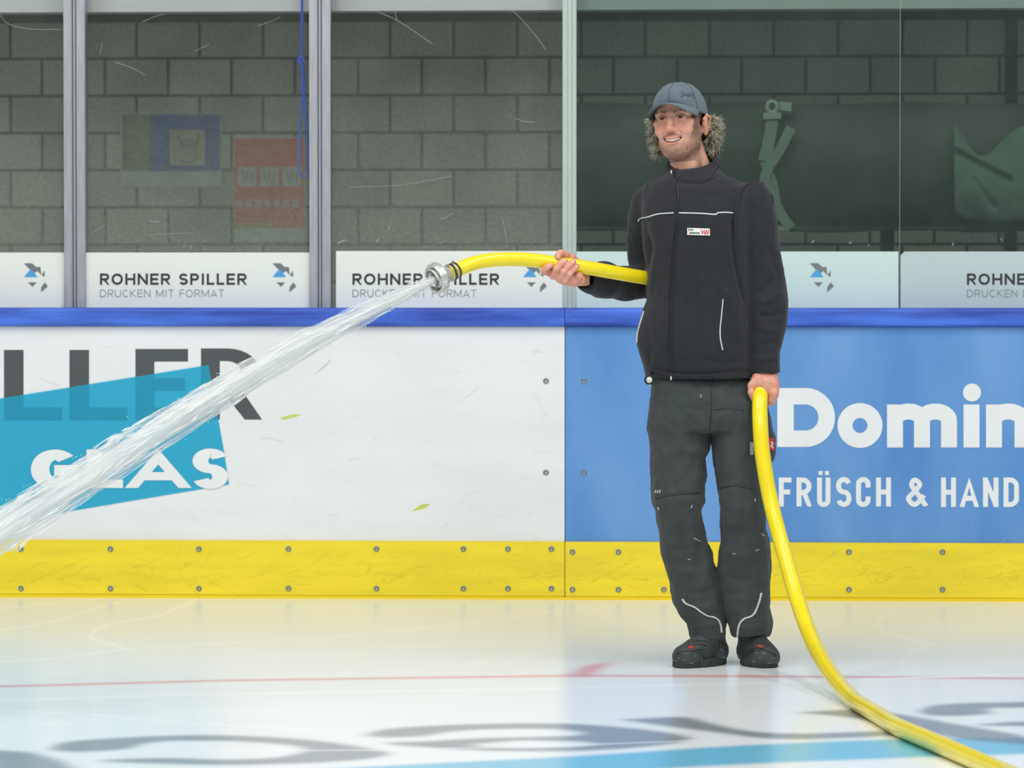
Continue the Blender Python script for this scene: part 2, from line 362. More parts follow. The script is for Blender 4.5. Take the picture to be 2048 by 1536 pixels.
m_conc = mat('gallery_concrete', (110, 112, 108), rough=.9, noise_amt=.2, nscale=3)
def slab(name, x0, x1, y0, y1, z0, z1, m, label=None, cat=None, kind=None, parent=None, bev=0):
    o = MB().box(x0, x1, y0, y1, z0, z1, bev).build(name, m, parent); return tag(o, label, cat, kind=kind)
slab('floor', XL, XR + 1, YG + .1, YB, -.1, 0, m_conc, kind='structure')
slab('ceiling', XL, XR + 1, YG + .9, YB, 3.4, 3.55, m_conc, kind='structure')
m_dark = mat('dark_recess', (44, 47, 44), rough=.9, noise_amt=.3, nscale=9)
zt = P(1024, 41, YB).z
slab('trim_1', XL, XR + 1, YB - .05, YB + .02, zt, 3.4, m_dark, kind='structure')
slab('trim_2', P(2010, 100, YB).x, P(2034, 100, YB).x, YB - .03, YB + .01, 0, zt, m_dark, kind='structure')

# ---- header beam
m_beam = mat('pale_beam', (240, 244, 246), rough=.5, noise_amt=.06, nscale=4)
YH = YG + .16
bl, br_ = P(0, 25, YH), P(2048, 16, YH); sl = (br_.z - bl.z) / (br_.x - bl.x)
mb = MB(); zz = lambda x: bl.z + sl * (x - bl.x)
mb.add([(XL, YH, zz(XL)), (XR, YH, zz(XR)), (XR, YH, 2.75), (XL, YH, 2.75), (XL, YH + .12, zz(XL)), (XR, YH + .12, zz(XR)), (XR, YH + .12, 2.75), (XL, YH + .12, 2.75)],
       [(0, 1, 2, 3), (4, 7, 6, 5), (0, 4, 5, 1), (3, 2, 6, 7), (0, 3, 7, 4), (1, 5, 6, 2)])
hb = mb.build('ceiling_beam', m_beam); tag(hb, 'long pale beam running across the top behind the shielding glass', 'beam')

# ================================================================== RINK BOARDS
m_white = mat('white_dasher_plastic', (238, 240, 240), rough=.42, noise_amt=.07, nscale=2.2, stretch=(1, 1, 3))
m_blue = mat('blue_dasher_plastic', (110, 160, 216), rough=.4, noise_amt=.2, nscale=1.5, stretch=(2.2, 1, .8), col2=(84, 140, 205))
m_yel = mat('yellow_kick_plastic', (252, 226, 44), rough=.42, noise_amt=.13, nscale=3, stretch=(.8, 1, 6))
m_rail = mat('blue_rail_plastic', (74, 122, 232), rough=.5, noise_amt=.3, nscale=4, stretch=(.6, 4, 6), col2=(40, 72, 170))
m_bolt = mat('bolt_steel', (134, 140, 140), rough=.4, metal=.5)
m_gletter = mat('charcoal_print', (80, 86, 87), rough=.45, noise_amt=.1, nscale=5)
m_wletter = mat('white_print', (238, 241, 241), rough=.42, noise_amt=.05, nscale=5)
m_black = mat('black_print', (46, 50, 46), rough=.5)
m_grey = mat('grey_print', (150, 156, 156), rough=.5)
m_mark = mat('scuff_grey', (205, 210, 208), rough=.7)
m_lb = mat('light_blue_print', (70, 165, 225), rough=.5)
m_cy = bpy.data.materials.new('cyan_print_film'); m_cy.use_nodes = True
nt = m_cy.node_tree; b = nt.nodes['Principled BSDF']; b.inputs['Base Color'].default_value = (*lin((44, 176, 216)), 1); b.inputs['Roughness'].default_value = .42
tr = nt.nodes.new('ShaderNodeBsdfTransparent'); tr.inputs[0].default_value = (.35, .9, 1, 1); ms = nt.nodes.new('ShaderNodeMixShader'); ms.inputs[0].default_value = .64
nt.links.new(tr.outputs[0], ms.inputs[1]); nt.links.new(b.outputs[0], ms.inputs[2]); nt.links.new(ms.outputs[0], nt.nodes['Material Output'].inputs[0])
xj = P(1130, 850, YF).x
z_rt = P(1024, 616, YF - .03).z; z_rb = P(1024, 653, YF).z; z_kt = P(1024, 1083, YW).z; z_kb = .012
def bolt(mb, x, z, y):
    mb.lathe([(0, .0001), (.002, .005), (.004, .007), (.004, .0105), (0, .0115)], (x, y + .001, z), (0, -1, 0), 14)
def bolts(lst, Y, parent):
    for px, py in lst:
        p = P(px, py, Y); mb = MB(); bolt(mb, p.x, p.z, Y); mb.build('bolt', m_bolt, parent, True)
def board(x0, x1, m, label):
    e = empty('rink_board', ((x0 + x1) / 2, YF, 0)); tag(e, label, 'rink board', 'dasher boards along the ice')
    slab('face_panel', x0 + .0015, x1 - .0015, YF, YF + .09, z_kt - .02, z_rb - .001, m, parent=e); slab('frame', x0 + .01, x1 - .01, YF + .02, YF + .09, 0, z_kt - .021, m_conc, parent=e); return e
bw_ = board(XL, xj, m_white, 'white rink board printed with charcoal LLER and white GLAS lettering')
bb_ = board(xj, XR, m_blue, 'blue rink board printed with white Domin and FRÜSCH & HAND lettering')
def kick(x0, x1, bl_, label):
    e = empty('kick_plate', ((x0 + x1) / 2, YW, 0)); tag(e, label, 'kick plate', 'yellow kick plates')
    slab('plate', x0 + .0012, x1 - .0012, YW, YF - .0005, z_kb, z_kt, m_yel, parent=e, bev=.0025); bolts(bl_, YW, e); return e
kick(XL, xj, [(x, y) for x in (42, 221, 398, 577, 753, 927, 1016, 1103) for y in (1098, 1177)], 'yellow kick plate at the ice under the white rink board')
kick(xj, XR, [(x, y) for x in (1145, 1237, 1328, 1515, 1698, 1885) for y in (1104, 1179)], 'yellow kick plate at the ice under the blue rink board')
slab('edge_strip', XL, XR, YW + .001, YF - .001, 0, z_kb - .0005, mat('yellow_base_strip', (246, 214, 10), rough=.4), 'thin bright yellow strip where the kick plates meet the ice', 'strip')
bolts([(1092, 762), (1092, 945)], YF, bw_); bolts([(1168, 762), (1168, 945)], YF, bb_)
def rail(x0, x1, label):
    prof = []
    y0, y1 = YF - .028, YG + .16; zt_, zb_ = z_rt, z_rb; r = .014
    for a in range(0, 91, 15): prof.append((y0 + r - r * math.cos(R(a)), zt_ - r + r * math.sin(R(a))))
    prof += [(y1, zt_), (y1, zb_)]
    for a in range(0, 91, 30): prof.append((y0 + r - r * math.sin(R(a)), zb_ + r - r * math.cos(R(a))))
    n = len(prof); V_ = [(x0 + .001, y, z) for y, z in prof] + [(x1 - .001, y, z) for y, z in prof]
    o = MB().add(V_, [(i, (i + 1) % n, (i + 1) % n + n, i + n) for i in range(n)] + [tuple(range(n))[::-1], tuple(range(n, 2 * n))]).build('cap_rail', m_rail)
    smooth_by_angle(o); return tag(o, label, 'rail', 'blue cap rails')
rail(XL, xj, 'blue plastic cap rail on top of the white rink board'); rail(xj, XR, 'blue plastic cap rail on top of the blue rink board')

# ---- big print on the white board
YP = YF - .0012
lettering('letter', [('L', 8, 124, 700, 841, 26), ('L', 139, 255, 700, 841, 26), ('E', 271, 376, 698, 840, 25), ('R', 402, 518, 697, 839, 25)], YP, m_gletter, bw_, sx=1.5)
poly('cyan_panel', [[(-240, 842), (0, 797), (417, 730), (447, 896), (458, 969), (0, 1046), (-240, 1086)]], YP - .0012, m_cy, bw_)
lettering('letter', [('G', 60, 157, 899, 978, 21), ('L', 173, 246, 899, 976, 17), ('A', 254, 379, 898, 976, 16.5), ('S', 385, 456, 897, 978, 18)], YP - .0024, m_wletter, bw_, sx=1.75)
# ---- print on the blue board
def ribbons(name, items, Y, m, parent):
    mb = MB()
    for pl, cl, t in items:
        V_, F_ = ribbon(pl, t, cl); film(mb, V_, F_, Y)
    return mb.build(name, m, parent)
def arch(xa, xb, ytop, ybot, yst): # half arch from stem xa to stem xb
    cx = (xa + xb) / 2; rx = (xb - xa) / 2; return [(xa, yst)] + arc(cx, ytop + 18, rx, 18, 180, 0, 16) + [(xb, ybot)]
dom = [([(1571, 792.5), (1590, 792.5)] + arc(1611, 835, 42.5, 42.5, 90, -90, 24) + [(1590, 877.5), (1571, 877.5)], True, 33),
       (arc(1720, 851, 30, 30, 0, 350, 35), True, 30),
       ([(1790, 809), (1790, 895)], False, 32), (arch(1790, 1844, 823, 895, 850), False, 32), (arch(1844, 1898, 823, 895, 850), False, 32),
       ([(1943, 809), (1943, 895)], False, 32), (arc(1944, 785, 9, 9, 0, 345, 23), True, 18),
       ([(1988, 809), (1988, 895)], False, 32), (arch(1988, 2045, 823, 895, 850), False, 32)]
for k in ((0, 1), (1, 2), (2, 5), (5, 7), (7, 9)): ribbons('letter', dom[k[0]:k[1]], YP, m_wletter, bb_)
fr = [('F', 1557.5, 1583, 955, 1013, 10), ('R', 1593, 1623, 955, 1013, 10), ('U', 1634, 1661, 955, 1014, 10), ('S', 1672, 1703, 954, 1014, 10), ('C', 1712, 1741, 954, 1014, 10), ('H', 1752, 1782, 955, 1013, 10), ('&', 1812, 1853, 955, 1014, 10),
      ('H', 1882, 1912, 955, 1014, 10), ('A', 1920, 1957, 955, 1014, 10), ('N', 1966, 1997, 955, 1014, 10), ('D', 2007, 2038, 955, 1014, 10)]
lettering('letter', fr, YP, m_wletter, bb_, cond=True)
for x in (1637, 1650): poly('umlaut_dot', [[(x, 942), (x + 8, 942), (x + 8, 950), (x, 950)]], YP, m_wletter, bb_)
# scuffs on the boards
def scuffs(name, n, x0, x1, y0, y1, m, parent, Y, seed, lmax=60, wd=.8):
    rg = random.Random(seed); mb = MB()
    for _ in range(n):
        x, y = rg.uniform(x0, x1), rg.uniform(y0, y1); a = rg.choice([rg.gauss(0, .25), rg.gauss(-.6, .3), rg.uniform(-1.5, 1.5)]); l = rg.uniform(6, lmax) * rg.random(); c = rg.uniform(-.25, .25) * l
        pl = [(x, y), (x + l * .5 * math.cos(a) + c * .5, y + l * .5 * math.sin(a) + c * .5), (x + l * math.cos(a), y + l * math.sin(a))]
        V_, F_ = ribbon(catmull(pl, 4), rg.uniform(.35, wd), False); mb.add([P(v[0], v[1], Y) for v in V_], F_)
    o = mb.build(name, m, parent); o['kind'] = 'stuff'; return o
scuffs('scuff_marks', 70, 10, 1120, 665, 1070, m_mark, bw_, YF - .0006, 3)
scuffs('scuff_marks', 150, 1140, 2040, 665, 1075, mat('scuff_pale_blue', (126, 172, 220), rough=.6), bb_, YF - .0006, 4, 80, .8)
m_ks = mat('kick_scuff', (222, 200, 52), rough=.7)
for k_ in [o for o in COL.objects if o.name.startswith('kick_plate')]:
    a_, b_ = (5, 1125) if k_.location.x < xj else (1135, 2040)
    scuffs('scuff_marks', 90, a_, b_, 1112, 1172, m_ks, k_, YW - .0006, 8, 90, .7); scuffs('scuff_marks', 70, a_, b_, 1142, 1166, m_ks, k_, YW - .0008, 9, 60, .6)
m_lime = mat('lime_rub', (206, 212, 96), rough=.6)
for q_ in [[(560, 836), (585, 829), (604, 828), (590, 834), (565, 839)], [(824, 1022), (842, 1009), (861, 1008), (846, 1018)]]: poly('rub_mark', [q_], YF - .0009, m_lime, bw_)
poly('rub_mark', [[(626, 752), (664, 716), (655, 730)]], YF - .0009, m_mark, bw_)

# ================================================================== SHIELDING GLASS, POSTS, ADVERT STRIPS
def glass_mat(name, tint, haze, hcol=(170, 180, 176), mist=0):
    m = bpy.data.materials.new(name); m.use_nodes = True; nt = m.node_tree; nt.nodes.remove(nt.nodes['Principled BSDF'])
    t = nt.nodes.new('ShaderNodeBsdfTransparent'); t.inputs[0].default_value = (*tint, 1)
    g = nt.nodes.new('ShaderNodeBsdfGlossy'); g.inputs['Roughness'].default_value = .06
    d = nt.nodes.new('ShaderNodeBsdfDiffuse'); d.inputs[0].default_value = (*lin(hcol), 1)
    fr_ = nt.nodes.new('ShaderNodeFresnel'); fr_.inputs[0].default_value = 1.49
    m1 = nt.nodes.new('ShaderNodeMixShader'); m2 = nt.nodes.new('ShaderNodeMixShader')
    tc = nt.nodes.new('ShaderNodeTexCoord'); n = nt.nodes.new('ShaderNodeTexNoise'); n.inputs['Scale'].default_value = 2.2; n.inputs['Detail'].default_value = 6; n.inputs['Roughness'].default_value = .65
    nt.links.new(tc.outputs['Object'], n.inputs['Vector'])
    mr = nt.nodes.new('ShaderNodeMapRange'); mr.inputs[1].default_value = .3; mr.inputs[2].default_value = .75; mr.inputs[3].default_value = haze * .5; mr.inputs[4].default_value = haze * 1.6
    nt.links.new(n.outputs['Fac'], mr.inputs[0]); hz_ = mr.outputs[0]
    if mist:   # condensation film, ragged upper edge; low haze also stands in for light on wall
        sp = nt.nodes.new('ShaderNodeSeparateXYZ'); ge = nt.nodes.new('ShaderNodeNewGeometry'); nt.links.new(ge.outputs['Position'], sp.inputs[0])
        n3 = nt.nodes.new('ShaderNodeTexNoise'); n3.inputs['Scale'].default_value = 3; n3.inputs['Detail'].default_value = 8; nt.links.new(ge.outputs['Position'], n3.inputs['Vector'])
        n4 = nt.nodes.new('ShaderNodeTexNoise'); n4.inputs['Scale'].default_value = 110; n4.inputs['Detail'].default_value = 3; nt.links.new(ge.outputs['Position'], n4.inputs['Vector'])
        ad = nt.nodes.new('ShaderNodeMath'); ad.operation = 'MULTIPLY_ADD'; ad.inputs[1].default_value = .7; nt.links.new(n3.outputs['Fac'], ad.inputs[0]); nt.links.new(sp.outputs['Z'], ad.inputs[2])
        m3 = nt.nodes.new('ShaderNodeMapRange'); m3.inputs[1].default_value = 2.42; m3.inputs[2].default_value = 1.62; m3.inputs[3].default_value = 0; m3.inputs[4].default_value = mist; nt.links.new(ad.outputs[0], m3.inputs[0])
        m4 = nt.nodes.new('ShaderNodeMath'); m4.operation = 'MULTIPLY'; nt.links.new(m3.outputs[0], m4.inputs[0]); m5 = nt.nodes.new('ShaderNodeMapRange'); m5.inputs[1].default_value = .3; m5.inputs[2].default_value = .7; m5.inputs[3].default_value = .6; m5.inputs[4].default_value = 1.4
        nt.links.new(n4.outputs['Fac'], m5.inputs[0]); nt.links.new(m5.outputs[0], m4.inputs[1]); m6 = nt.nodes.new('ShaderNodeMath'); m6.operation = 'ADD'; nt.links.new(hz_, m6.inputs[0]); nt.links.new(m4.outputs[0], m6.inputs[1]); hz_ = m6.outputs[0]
    nt.links.new(hz_, m1.inputs[0])
    nt.links.new(t.outputs[0], m1.inputs[1]); nt.links.new(d.outputs[0], m1.inputs[2])
    nt.links.new(fr_.outputs[0], m2.inputs[0]); nt.links.new(m1.outputs[0], m2.inputs[1]); nt.links.new(g.outputs[0], m2.inputs[2]); nt.links.new(m2.outputs[0], nt.nodes['Material Output'].inputs[0])
    return m
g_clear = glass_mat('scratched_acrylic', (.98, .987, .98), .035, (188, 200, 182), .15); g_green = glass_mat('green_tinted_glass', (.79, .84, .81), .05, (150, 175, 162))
m_scr = mat('glass_scratch', (170, 178, 172), rough=.6)
GZ0 = z_rt - .002
def pane(pa, pb, m, label, marks=(), y=YG):
    x0, x1 = P(pa, 300, y).x + .004, P(pb, 300, y).x - .004
    e = MB().box(x0, x1, y, y + .012, GZ0 + .001, 3.0).build('shielding_glass', m); tag(e, label, 'glass', 'shielding glass panes on the boards')
    for pl, wd in marks:
        V_, F_ = ribbon(catmull(pl, 5), wd, False); k = Vector((0, 0, 0))
        MB().add([P(v[0], v[1], y - .002) for v in V_], F_).build('scratch', m_scr, e)
    return e
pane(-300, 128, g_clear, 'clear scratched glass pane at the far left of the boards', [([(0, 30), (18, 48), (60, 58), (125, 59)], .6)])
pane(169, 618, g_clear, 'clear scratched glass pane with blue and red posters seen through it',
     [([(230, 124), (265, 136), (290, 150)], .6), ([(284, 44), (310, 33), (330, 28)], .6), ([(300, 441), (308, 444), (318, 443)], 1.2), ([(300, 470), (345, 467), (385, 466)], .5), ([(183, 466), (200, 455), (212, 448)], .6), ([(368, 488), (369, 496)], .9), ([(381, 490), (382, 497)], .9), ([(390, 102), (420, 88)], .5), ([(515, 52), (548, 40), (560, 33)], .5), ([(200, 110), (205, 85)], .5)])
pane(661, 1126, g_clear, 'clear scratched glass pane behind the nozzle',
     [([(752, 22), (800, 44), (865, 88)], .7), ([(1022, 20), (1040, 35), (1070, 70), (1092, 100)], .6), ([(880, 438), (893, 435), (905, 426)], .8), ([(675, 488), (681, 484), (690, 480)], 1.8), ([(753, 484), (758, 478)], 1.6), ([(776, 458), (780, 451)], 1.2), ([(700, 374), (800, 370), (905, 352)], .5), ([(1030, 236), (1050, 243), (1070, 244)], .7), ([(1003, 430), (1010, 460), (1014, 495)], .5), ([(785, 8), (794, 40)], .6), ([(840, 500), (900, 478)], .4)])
pane(1150.5, 1800.6, g_green, 'green tinted glass pane behind the man', [([(1624, 486), (1628, 480)], 1.4), ([(1698, 487), (1703, 484)], 1.6), ([(1736, 489), (1738, 492)], 1.2)])
pane(1799.2, 2400, g_green, 'green tinted glass pane at the far right', [([(1904, 492), (1907, 486)], 1.3), ([(2000, 476), (2006, 482)], .6)])
slab('glass_joint', P(1799.2, 300, YG).x, P(1800.4, 300, YG).x, YG - .001, YG + .013, GZ0 + .001, 3.0, mat('pane_seal', (128, 146, 138), rough=.4), 'thin pale seal between the two green tinted panes', 'seal')

m_alu = mat('brushed_aluminium', (184, 186, 192), rough=.38, metal=.55, noise_amt=.18, nscale=9, stretch=(12, 12, 1))
m_groove = mat('post_gasket', (84, 84, 96), rough=.6)
def post(pa, pb, label):
    x0, x1 = P(pa, 300, YG - .03).x, P(pb, 300, YG - .03).x; xm = (x0 + x1) / 2; wd = x1 - x0
    e = empty('glass_post', (xm, YG, GZ0)); tag(e, label, 'post', 'aluminium glass posts')
    y0 = YG - .03
    mb = MB().box(x0, xm - .0085, y0, YG + .04, GZ0, 3.0, .003).box(xm + .0085, x1, y0, YG + .04, GZ0, 3.0, .003).box(xm - .0085, xm + .0085, y0 + .012, YG + .03, GZ0, 3.0)
    mb.build('post_body', m_alu, e)
    MB().box(xm - .0035, xm + .0035, y0 + .003, y0 + .0115, GZ0, 3.0, .0015).build('centre_strip', m_alu, e)
    for dx in (-.0062, .0062): MB().box(xm + dx - .002, xm + dx + .002, y0 + .006, y0 + .0118, GZ0, 3.0).build('gasket', m_groove, e)
post(127, 170, 'ribbed aluminium post left of the poster pane'); post(618, 661, 'ribbed aluminium post beside the blue rope')
m_pp = mat('pale_green_post', (186, 200, 192), rough=.45, noise_amt=.08, nscale=6)
e = empty('glass_post', (P(1139, 300, YG).x, YG, GZ0)); tag(e, 'slim pale grey green post where the clear and green tinted glass meet', 'post')
slab('post_body', P(1125, 300, YG).x, P(1153, 300, YG).x, YG - .012, YG + .04, GZ0, 3.0, m_pp, parent=e, bev=.003)
slab('centre_strip', P(1136, 300, YG).x, P(1144, 300, YG).x, YG - .018, YG - .0125, GZ0, 3.0, m_pp, parent=e, bev=.002)

YS = YG - .008
m_strip = mat('white_advert_film', (236, 240, 230), rough=.45, noise_amt=.03, nscale=3); m_strip_g = mat('white_advert_behind_green_glass', (205, 226, 219), rough=.4, noise_amt=.02, nscale=3)
m_strip_r = mat('pale_blue_grey_advert', (192, 208, 206), rough=.4, noise_amt=.02, nscale=3)
def logo(cx, e, y=YS):
    k = lambda pts: [(cx + (a - 1430) / 2.518, 490 + b / 2.518) for a, b in pts]
    for q_ in [k([(1370, 92), (1410, 92), (1432, 111), (1452, 111), (1456, 150), (1437, 130), (1416, 146), (1398, 122)]), k([(1458, 151), (1473, 128), (1473, 160)]), k([(1390, 188), (1433, 188), (1412, 210)]), k([(1455, 237), (1457, 210), (1475, 188), (1489, 208)])]: poly('logo_shape', [q_], y - .0016, m_grey2, e)
    poly('logo_triangle', [k([(1370, 160), (1405, 120), (1437, 160)])], y - .0022, m_lb, e)
m_grey2 = mat('logo_grey', (118, 124, 124), rough=.5)
def strip(pa, pb, ya, m, label, logos=(), text=None, chamfer=False):
    pl = [(pa, ya), (pb, ya), (pb, 613), (pa, 613)]
    if chamfer: pl = [(pa + 8, ya), (pb, ya), (pb, 613), (pa, 613), (pa, ya + 8)]
    V_ = [P(x, y, YS) for x, y in pl]
    V_ = [Vector((v.x, v.y, z_rt + .0005 if v.z < z_rt + .02 else v.z)) for v in V_]; n = len(V_)
    c = sum(V_, Vector()) / n; e = empty('advert_strip', (c.x, YS, z_rt)); tag(e, label, 'advert strip', 'advert strips along the foot of the glass')
    W_ = [v + Vector((0, .006, 0)) for v in V_]
    MB().add(V_ + W_, [tuple(range(n)), tuple(range(n, 2 * n))[::-1]] + [(i, i + n, (i + 1) % n + n, (i + 1) % n) for i in range(n)]).build('strip_panel', m, e)
    for l in logos: logo(l, e)
    if text is not None:
        x = text
        lettering('letter', word('ROHNER SPILLER', x, x + 293, 547, 569.5, 4.2, .24), YS - .0016, m_black, e)
        lettering('letter', word('DRUCKEN MIT FORMAT', x, x + 248, 579, 594, 1.5, .24), YS - .0016, m_grey, e)
    return e
strip(-330, 128, 505, m_strip, 'white advert strip cut off by the left edge, showing only the triangle logo', [72])
strip(170, 622, 505, m_strip, 'white ROHNER SPILLER advert strip between the two aluminium posts', [569], 200)
strip(672, 1125, 502, m_strip, 'white ROHNER SPILLER advert strip behind the nozzle', [1070], 705)
strip(1153, 1797, 503, m_strip_g, 'pale green advert strip behind the man with a triangle logo', [1644])
strip(1801, 2400, 503, m_strip_r, 'pale blue grey ROHNER SPILLER advert strip at the far right', [], 1934, True)

# ================================================================== THINGS BEHIND THE GLASS
m_paper = mat('poster_paper', (205, 205, 196), rough=.7, noise_amt=.15, nscale=14)
def sheet(name, x0, x1, y0, y1, Y, m, label=None, cat=None, parent=None, group=None):
    o = poly(name, [[(x0, y0), (x1, y0), (x1, y1), (x0, y1)]], Y, m, parent, thick=.003); return tag(o, label, cat, group)
def mprint(n, c, a=.25): return mat(n, c, rough=.7, noise_amt=a, nscale=25)
YP1 = YB - .012
e = empty('poster', tuple(P(340, 372, YP1))); tag(e, 'wide blue and green poster with a pale square picture on the block wall', 'poster', 'posters on the block wall')
sheet('paper', 241, 443, 227, 374, YP1, m_paper_ := mprint('poster_grey_paper', (190, 200, 192), .2), parent=e)
sheet('blue_field', 300, 440, 229, 342, YP1 - .004, mprint('poster_blue', (40, 86, 170)), parent=e)
sheet('green_field', 244, 300, 229, 342, YP1 - .004, mprint('poster_green', (112, 128, 100)), parent=e)
sheet('picture', 339, 410, 259, 331, YP1 - .008, mprint('picture_grey', (176, 176, 160), .2), parent=e)
ribbons('drawing', [([(355, 270), (362, 285), (375, 280)], False, 4), ([(380, 280), (394, 286), (398, 270)], False, 4), (arc(375, 300, 18, 10, 20, 160, 8), False, 4), (arc(375, 312, 20, 12, 200, 340, 8), False, 3)], YP1 - .0125, mprint('drawing_grey', (132, 128, 122)), e)
ribbons('text_lines', [([(252, 240 + i * 12), (252 + 35 - (i % 3) * 8, 240 + i * 12)], False, 4) for i in range(8)], YP1 - .0085, mprint('faint_text', (146, 142, 100)), e)
e = empty('poster', tuple(P(539, 484, YP1))); tag(e, 'tall red poster with rows of white picture boxes on the block wall', 'poster', 'posters on the block wall')
sheet('paper', 467, 610, 274, 484, YP1, m_paper_, parent=e)
sheet('red_field', 469, 608, 277, 456, YP1 - .004, mprint('poster_red', (224, 66, 52), .2), parent=e)
for i, x in enumerate((476, 520, 565)):
    o = sheet('picture_box', x, x + 37, 334, 373, YP1 - .008, mprint('box_white', (196, 200, 190), .2), parent=e)
    ribbons('pictogram', [([(x + 8, 342), (x + 13, 366)], False, 3), ([(x + 20, 342), (x + 18, 355), (x + 24, 366)], False, 3), ([(x + 28, 344), (x + 29, 366)], False, 2.5)], YP1 - .0125, mprint('pictogram_grey', (140, 140, 132)), e)
for i in range(7): sheet('picture_box', 473 + i * 18.6, 486 + i * 18.6, 399, 415, YP1 - .008, mprint('box_small_white', (190, 176, 166), .2), parent=e)
sheet('yellow_bar', 472, 542, 446, 455, YP1 - .008, mprint('bar_yellow', (190, 160, 60)), parent=e)
ribbons('text_lines', [([(475, 296), (585, 300)], False, 3), ([(475, 310), (560, 312)], False, 3), ([(476, 436), (535, 440)], False, 3)], YP1 - .0085, mprint('text_pink', (206, 120, 104)), e)

# blue rope with a knotted loop
m_rope = mat('blue_rope', (36, 104, 250), rough=.7, bump=.5, bscale=300)
YR = YG + .09
rp = empty('rope', tuple(P(606, 354, YR))); tag(rp, 'bright blue rope hanging in a knotted loop beside the post', 'rope')
r0 = .0052
MB().tube([P(x, y, YR) for x, y in catmull([(604, -160), (604, 0), (604, 60), (603, 112), (606, 122)], 6)], r0, 8).build('hanging_line', m_rope, rp, True)
MB().tube([P(x, y, YR + .004 * math.sin(i)) for i, (x, y) in enumerate(catmull([(598, 118), (601, 113), (607, 117), (606, 124), (600, 125), (597, 119), (603, 115), (608, 122)], 4))], r0 * 1.1, 8).build('knot', m_rope, rp, True)
MB().tube([P(x, y, YR + .006) for x, y in catmull([(605, 122), (608, 150), (609, 182), (607, 192)], 5)], r0 * 1.2, 8).tube([P(x, y, YR - .004) for x, y in catmull([(602, 124), (605, 150), (604, 178), (606, 192)], 5)], r0 * 1.2, 8).tube([P(x, y, YR - .008 + .002 * math.sin(i * 2)) for i, (x, y) in enumerate(catmull([(603, 181), (608, 179), (610, 184), (605, 187), (602, 183)], 4))], r0 * 1.2, 8).build('knot', m_rope, rp, True)
MB().tube([P(x, y, YR) for x, y in catmull([(606, 188), (603, 215), (601, 250), (598, 290), (597, 330), (600, 348), (607, 354), (614, 350), (617, 338), (616, 300), (613, 250), (611, 215), (608, 188)], 6)], r0 * 1.05, 8).build('loop', m_rope, rp, True)

# dark green tarpaulin, strap with buckle, pale bag
YT = YG + 2.2
m_tarp = mat('dark_green_tarpaulin', (76, 88, 80), rough=.55, noise_amt=.3, nscale=2.5, bump=.2, bscale=14, sheen=.2)
nxs, nzs = 150, 44; V_ = []; x0, x1 = P(1136, 205, YT).x, P(2500, 205, YT).x; zt_, zb_ = P(1400, 207, YT).z, P(1400, 462, YT).z
for j in range(nzs + 1):
    for i in range(nxs + 1):
        u, v = i / nxs, j / nzs; x = x0 + (x1 - x0) * u; z = zt_ + (zb_ - zt_) * v + .006 * math.sin(x * 9) * (1 if j in (0, nzs) else 0)
        bulge = .10 * math.sin(math.pi * min(1, v * 1.05)) ** .6
        fold = .022 * math.sin(x * 5.1 + v * 3 + 1.3 * math.sin(x * 2 + v * 5)) * (v * .8 + .2) + .018 * noise.noise((x * 3, v * 2, 0))
        V_.append((x, YT - bulge + fold, z))
n_ = len(V_); W_ = [(a, YT + .16, c) for a, b_c, c in V_]; q = lambda i, j: j * (nxs + 1) + i
Fc = [(q(i, j), q(i + 1, j), q(i + 1, j + 1), q(i, j + 1)) for j in range(nzs) for i in range(nxs)]
Fc += [(q(i, 0), q(i, 0) + n_, q(i + 1, 0) + n_, q(i + 1, 0)) for i in range(nxs)] + [(q(i, nzs), q(i + 1, nzs), q(i + 1, nzs) + n_, q(i, nzs) + n_) for i in range(nxs)]
Fc += [(q(0, j), q(0, j + 1), q(0, j + 1) + n_, q(0, j) + n_) for j in range(nzs)] + [(q(nxs, j), q(nxs, j) + n_, q(nxs, j + 1) + n_, q(nxs, j + 1)) for j in range(nzs)]
Fc += [(n_ + q(0, 0), n_ + q(0, nzs), n_ + q(nxs, nzs), n_ + q(nxs, 0))]
tp = mk('tarpaulin', V_ + W_, Fc, m_tarp, None, True); tag(tp, 'large dark green tarpaulin roll hanging behind the green tinted glass', 'tarpaulin')
m_leg = mat('rack_steel', (60, 66, 62), rough=.6)
rk = empty('rack', ((x0 + x1) / 2, YT + .25, 0)); tag(rk, 'dark steel rack standing behind the tarpaulin and carrying it', 'rack')
for px in (1290, 1780, 2300):
    xx = P(px, 300, YT).x; slab('upright', xx - .03, xx + .03, YT + .22, YT + .28, 0, zt_ - .03, m_leg, parent=rk)
slab('crossbar', x0 + .05, x1 - .05, YT + .17, YT + .22, zt_ - .09, zt_ - .05, m_leg, parent=rk)
m_strap = mat('pale_webbing', (150, 172, 158), rough=.8, noise_amt=.15, nscale=20)
m_hw = mat('pale_metal_hardware', (172, 190, 180), rough=.4, metal=.3)
def band(name, pl, wd, Y, m, parent, th=.006):
    V1, F1 = ribbon(catmull(pl, 6), wd, False); A_ = [P(v[0], v[1], Y) for v in V1]; B_ = [a + Vector((0, th, 0)) for a in A_]; n = len(A_); nn = n // 2
    F2 = [tuple(i + n for i in f)[::-1] for f in F1] + [(2 * i, 2 * i + 2, 2 * i + 2 + n, 2 * i + n) for i in range(nn - 1)] + [(2 * i + 1, 2 * i + 1 + n, 2 * i + 3 + n, 2 * i + 3) for i in range(nn - 1)]
    return MB().add(A_ + B_, F1 + F2).build(name, m, parent, False)
YK = YT - .15
st = empty('strap', tuple(P(1550, 460, YK))); tag(st, 'pale webbing strap with a metal ring buckle crossed over the tarpaulin', 'strap')
band('webbing', [(1545, 238), (1540, 270), (1534, 300), (1528, 322)], 24, YK, m_strap, st)
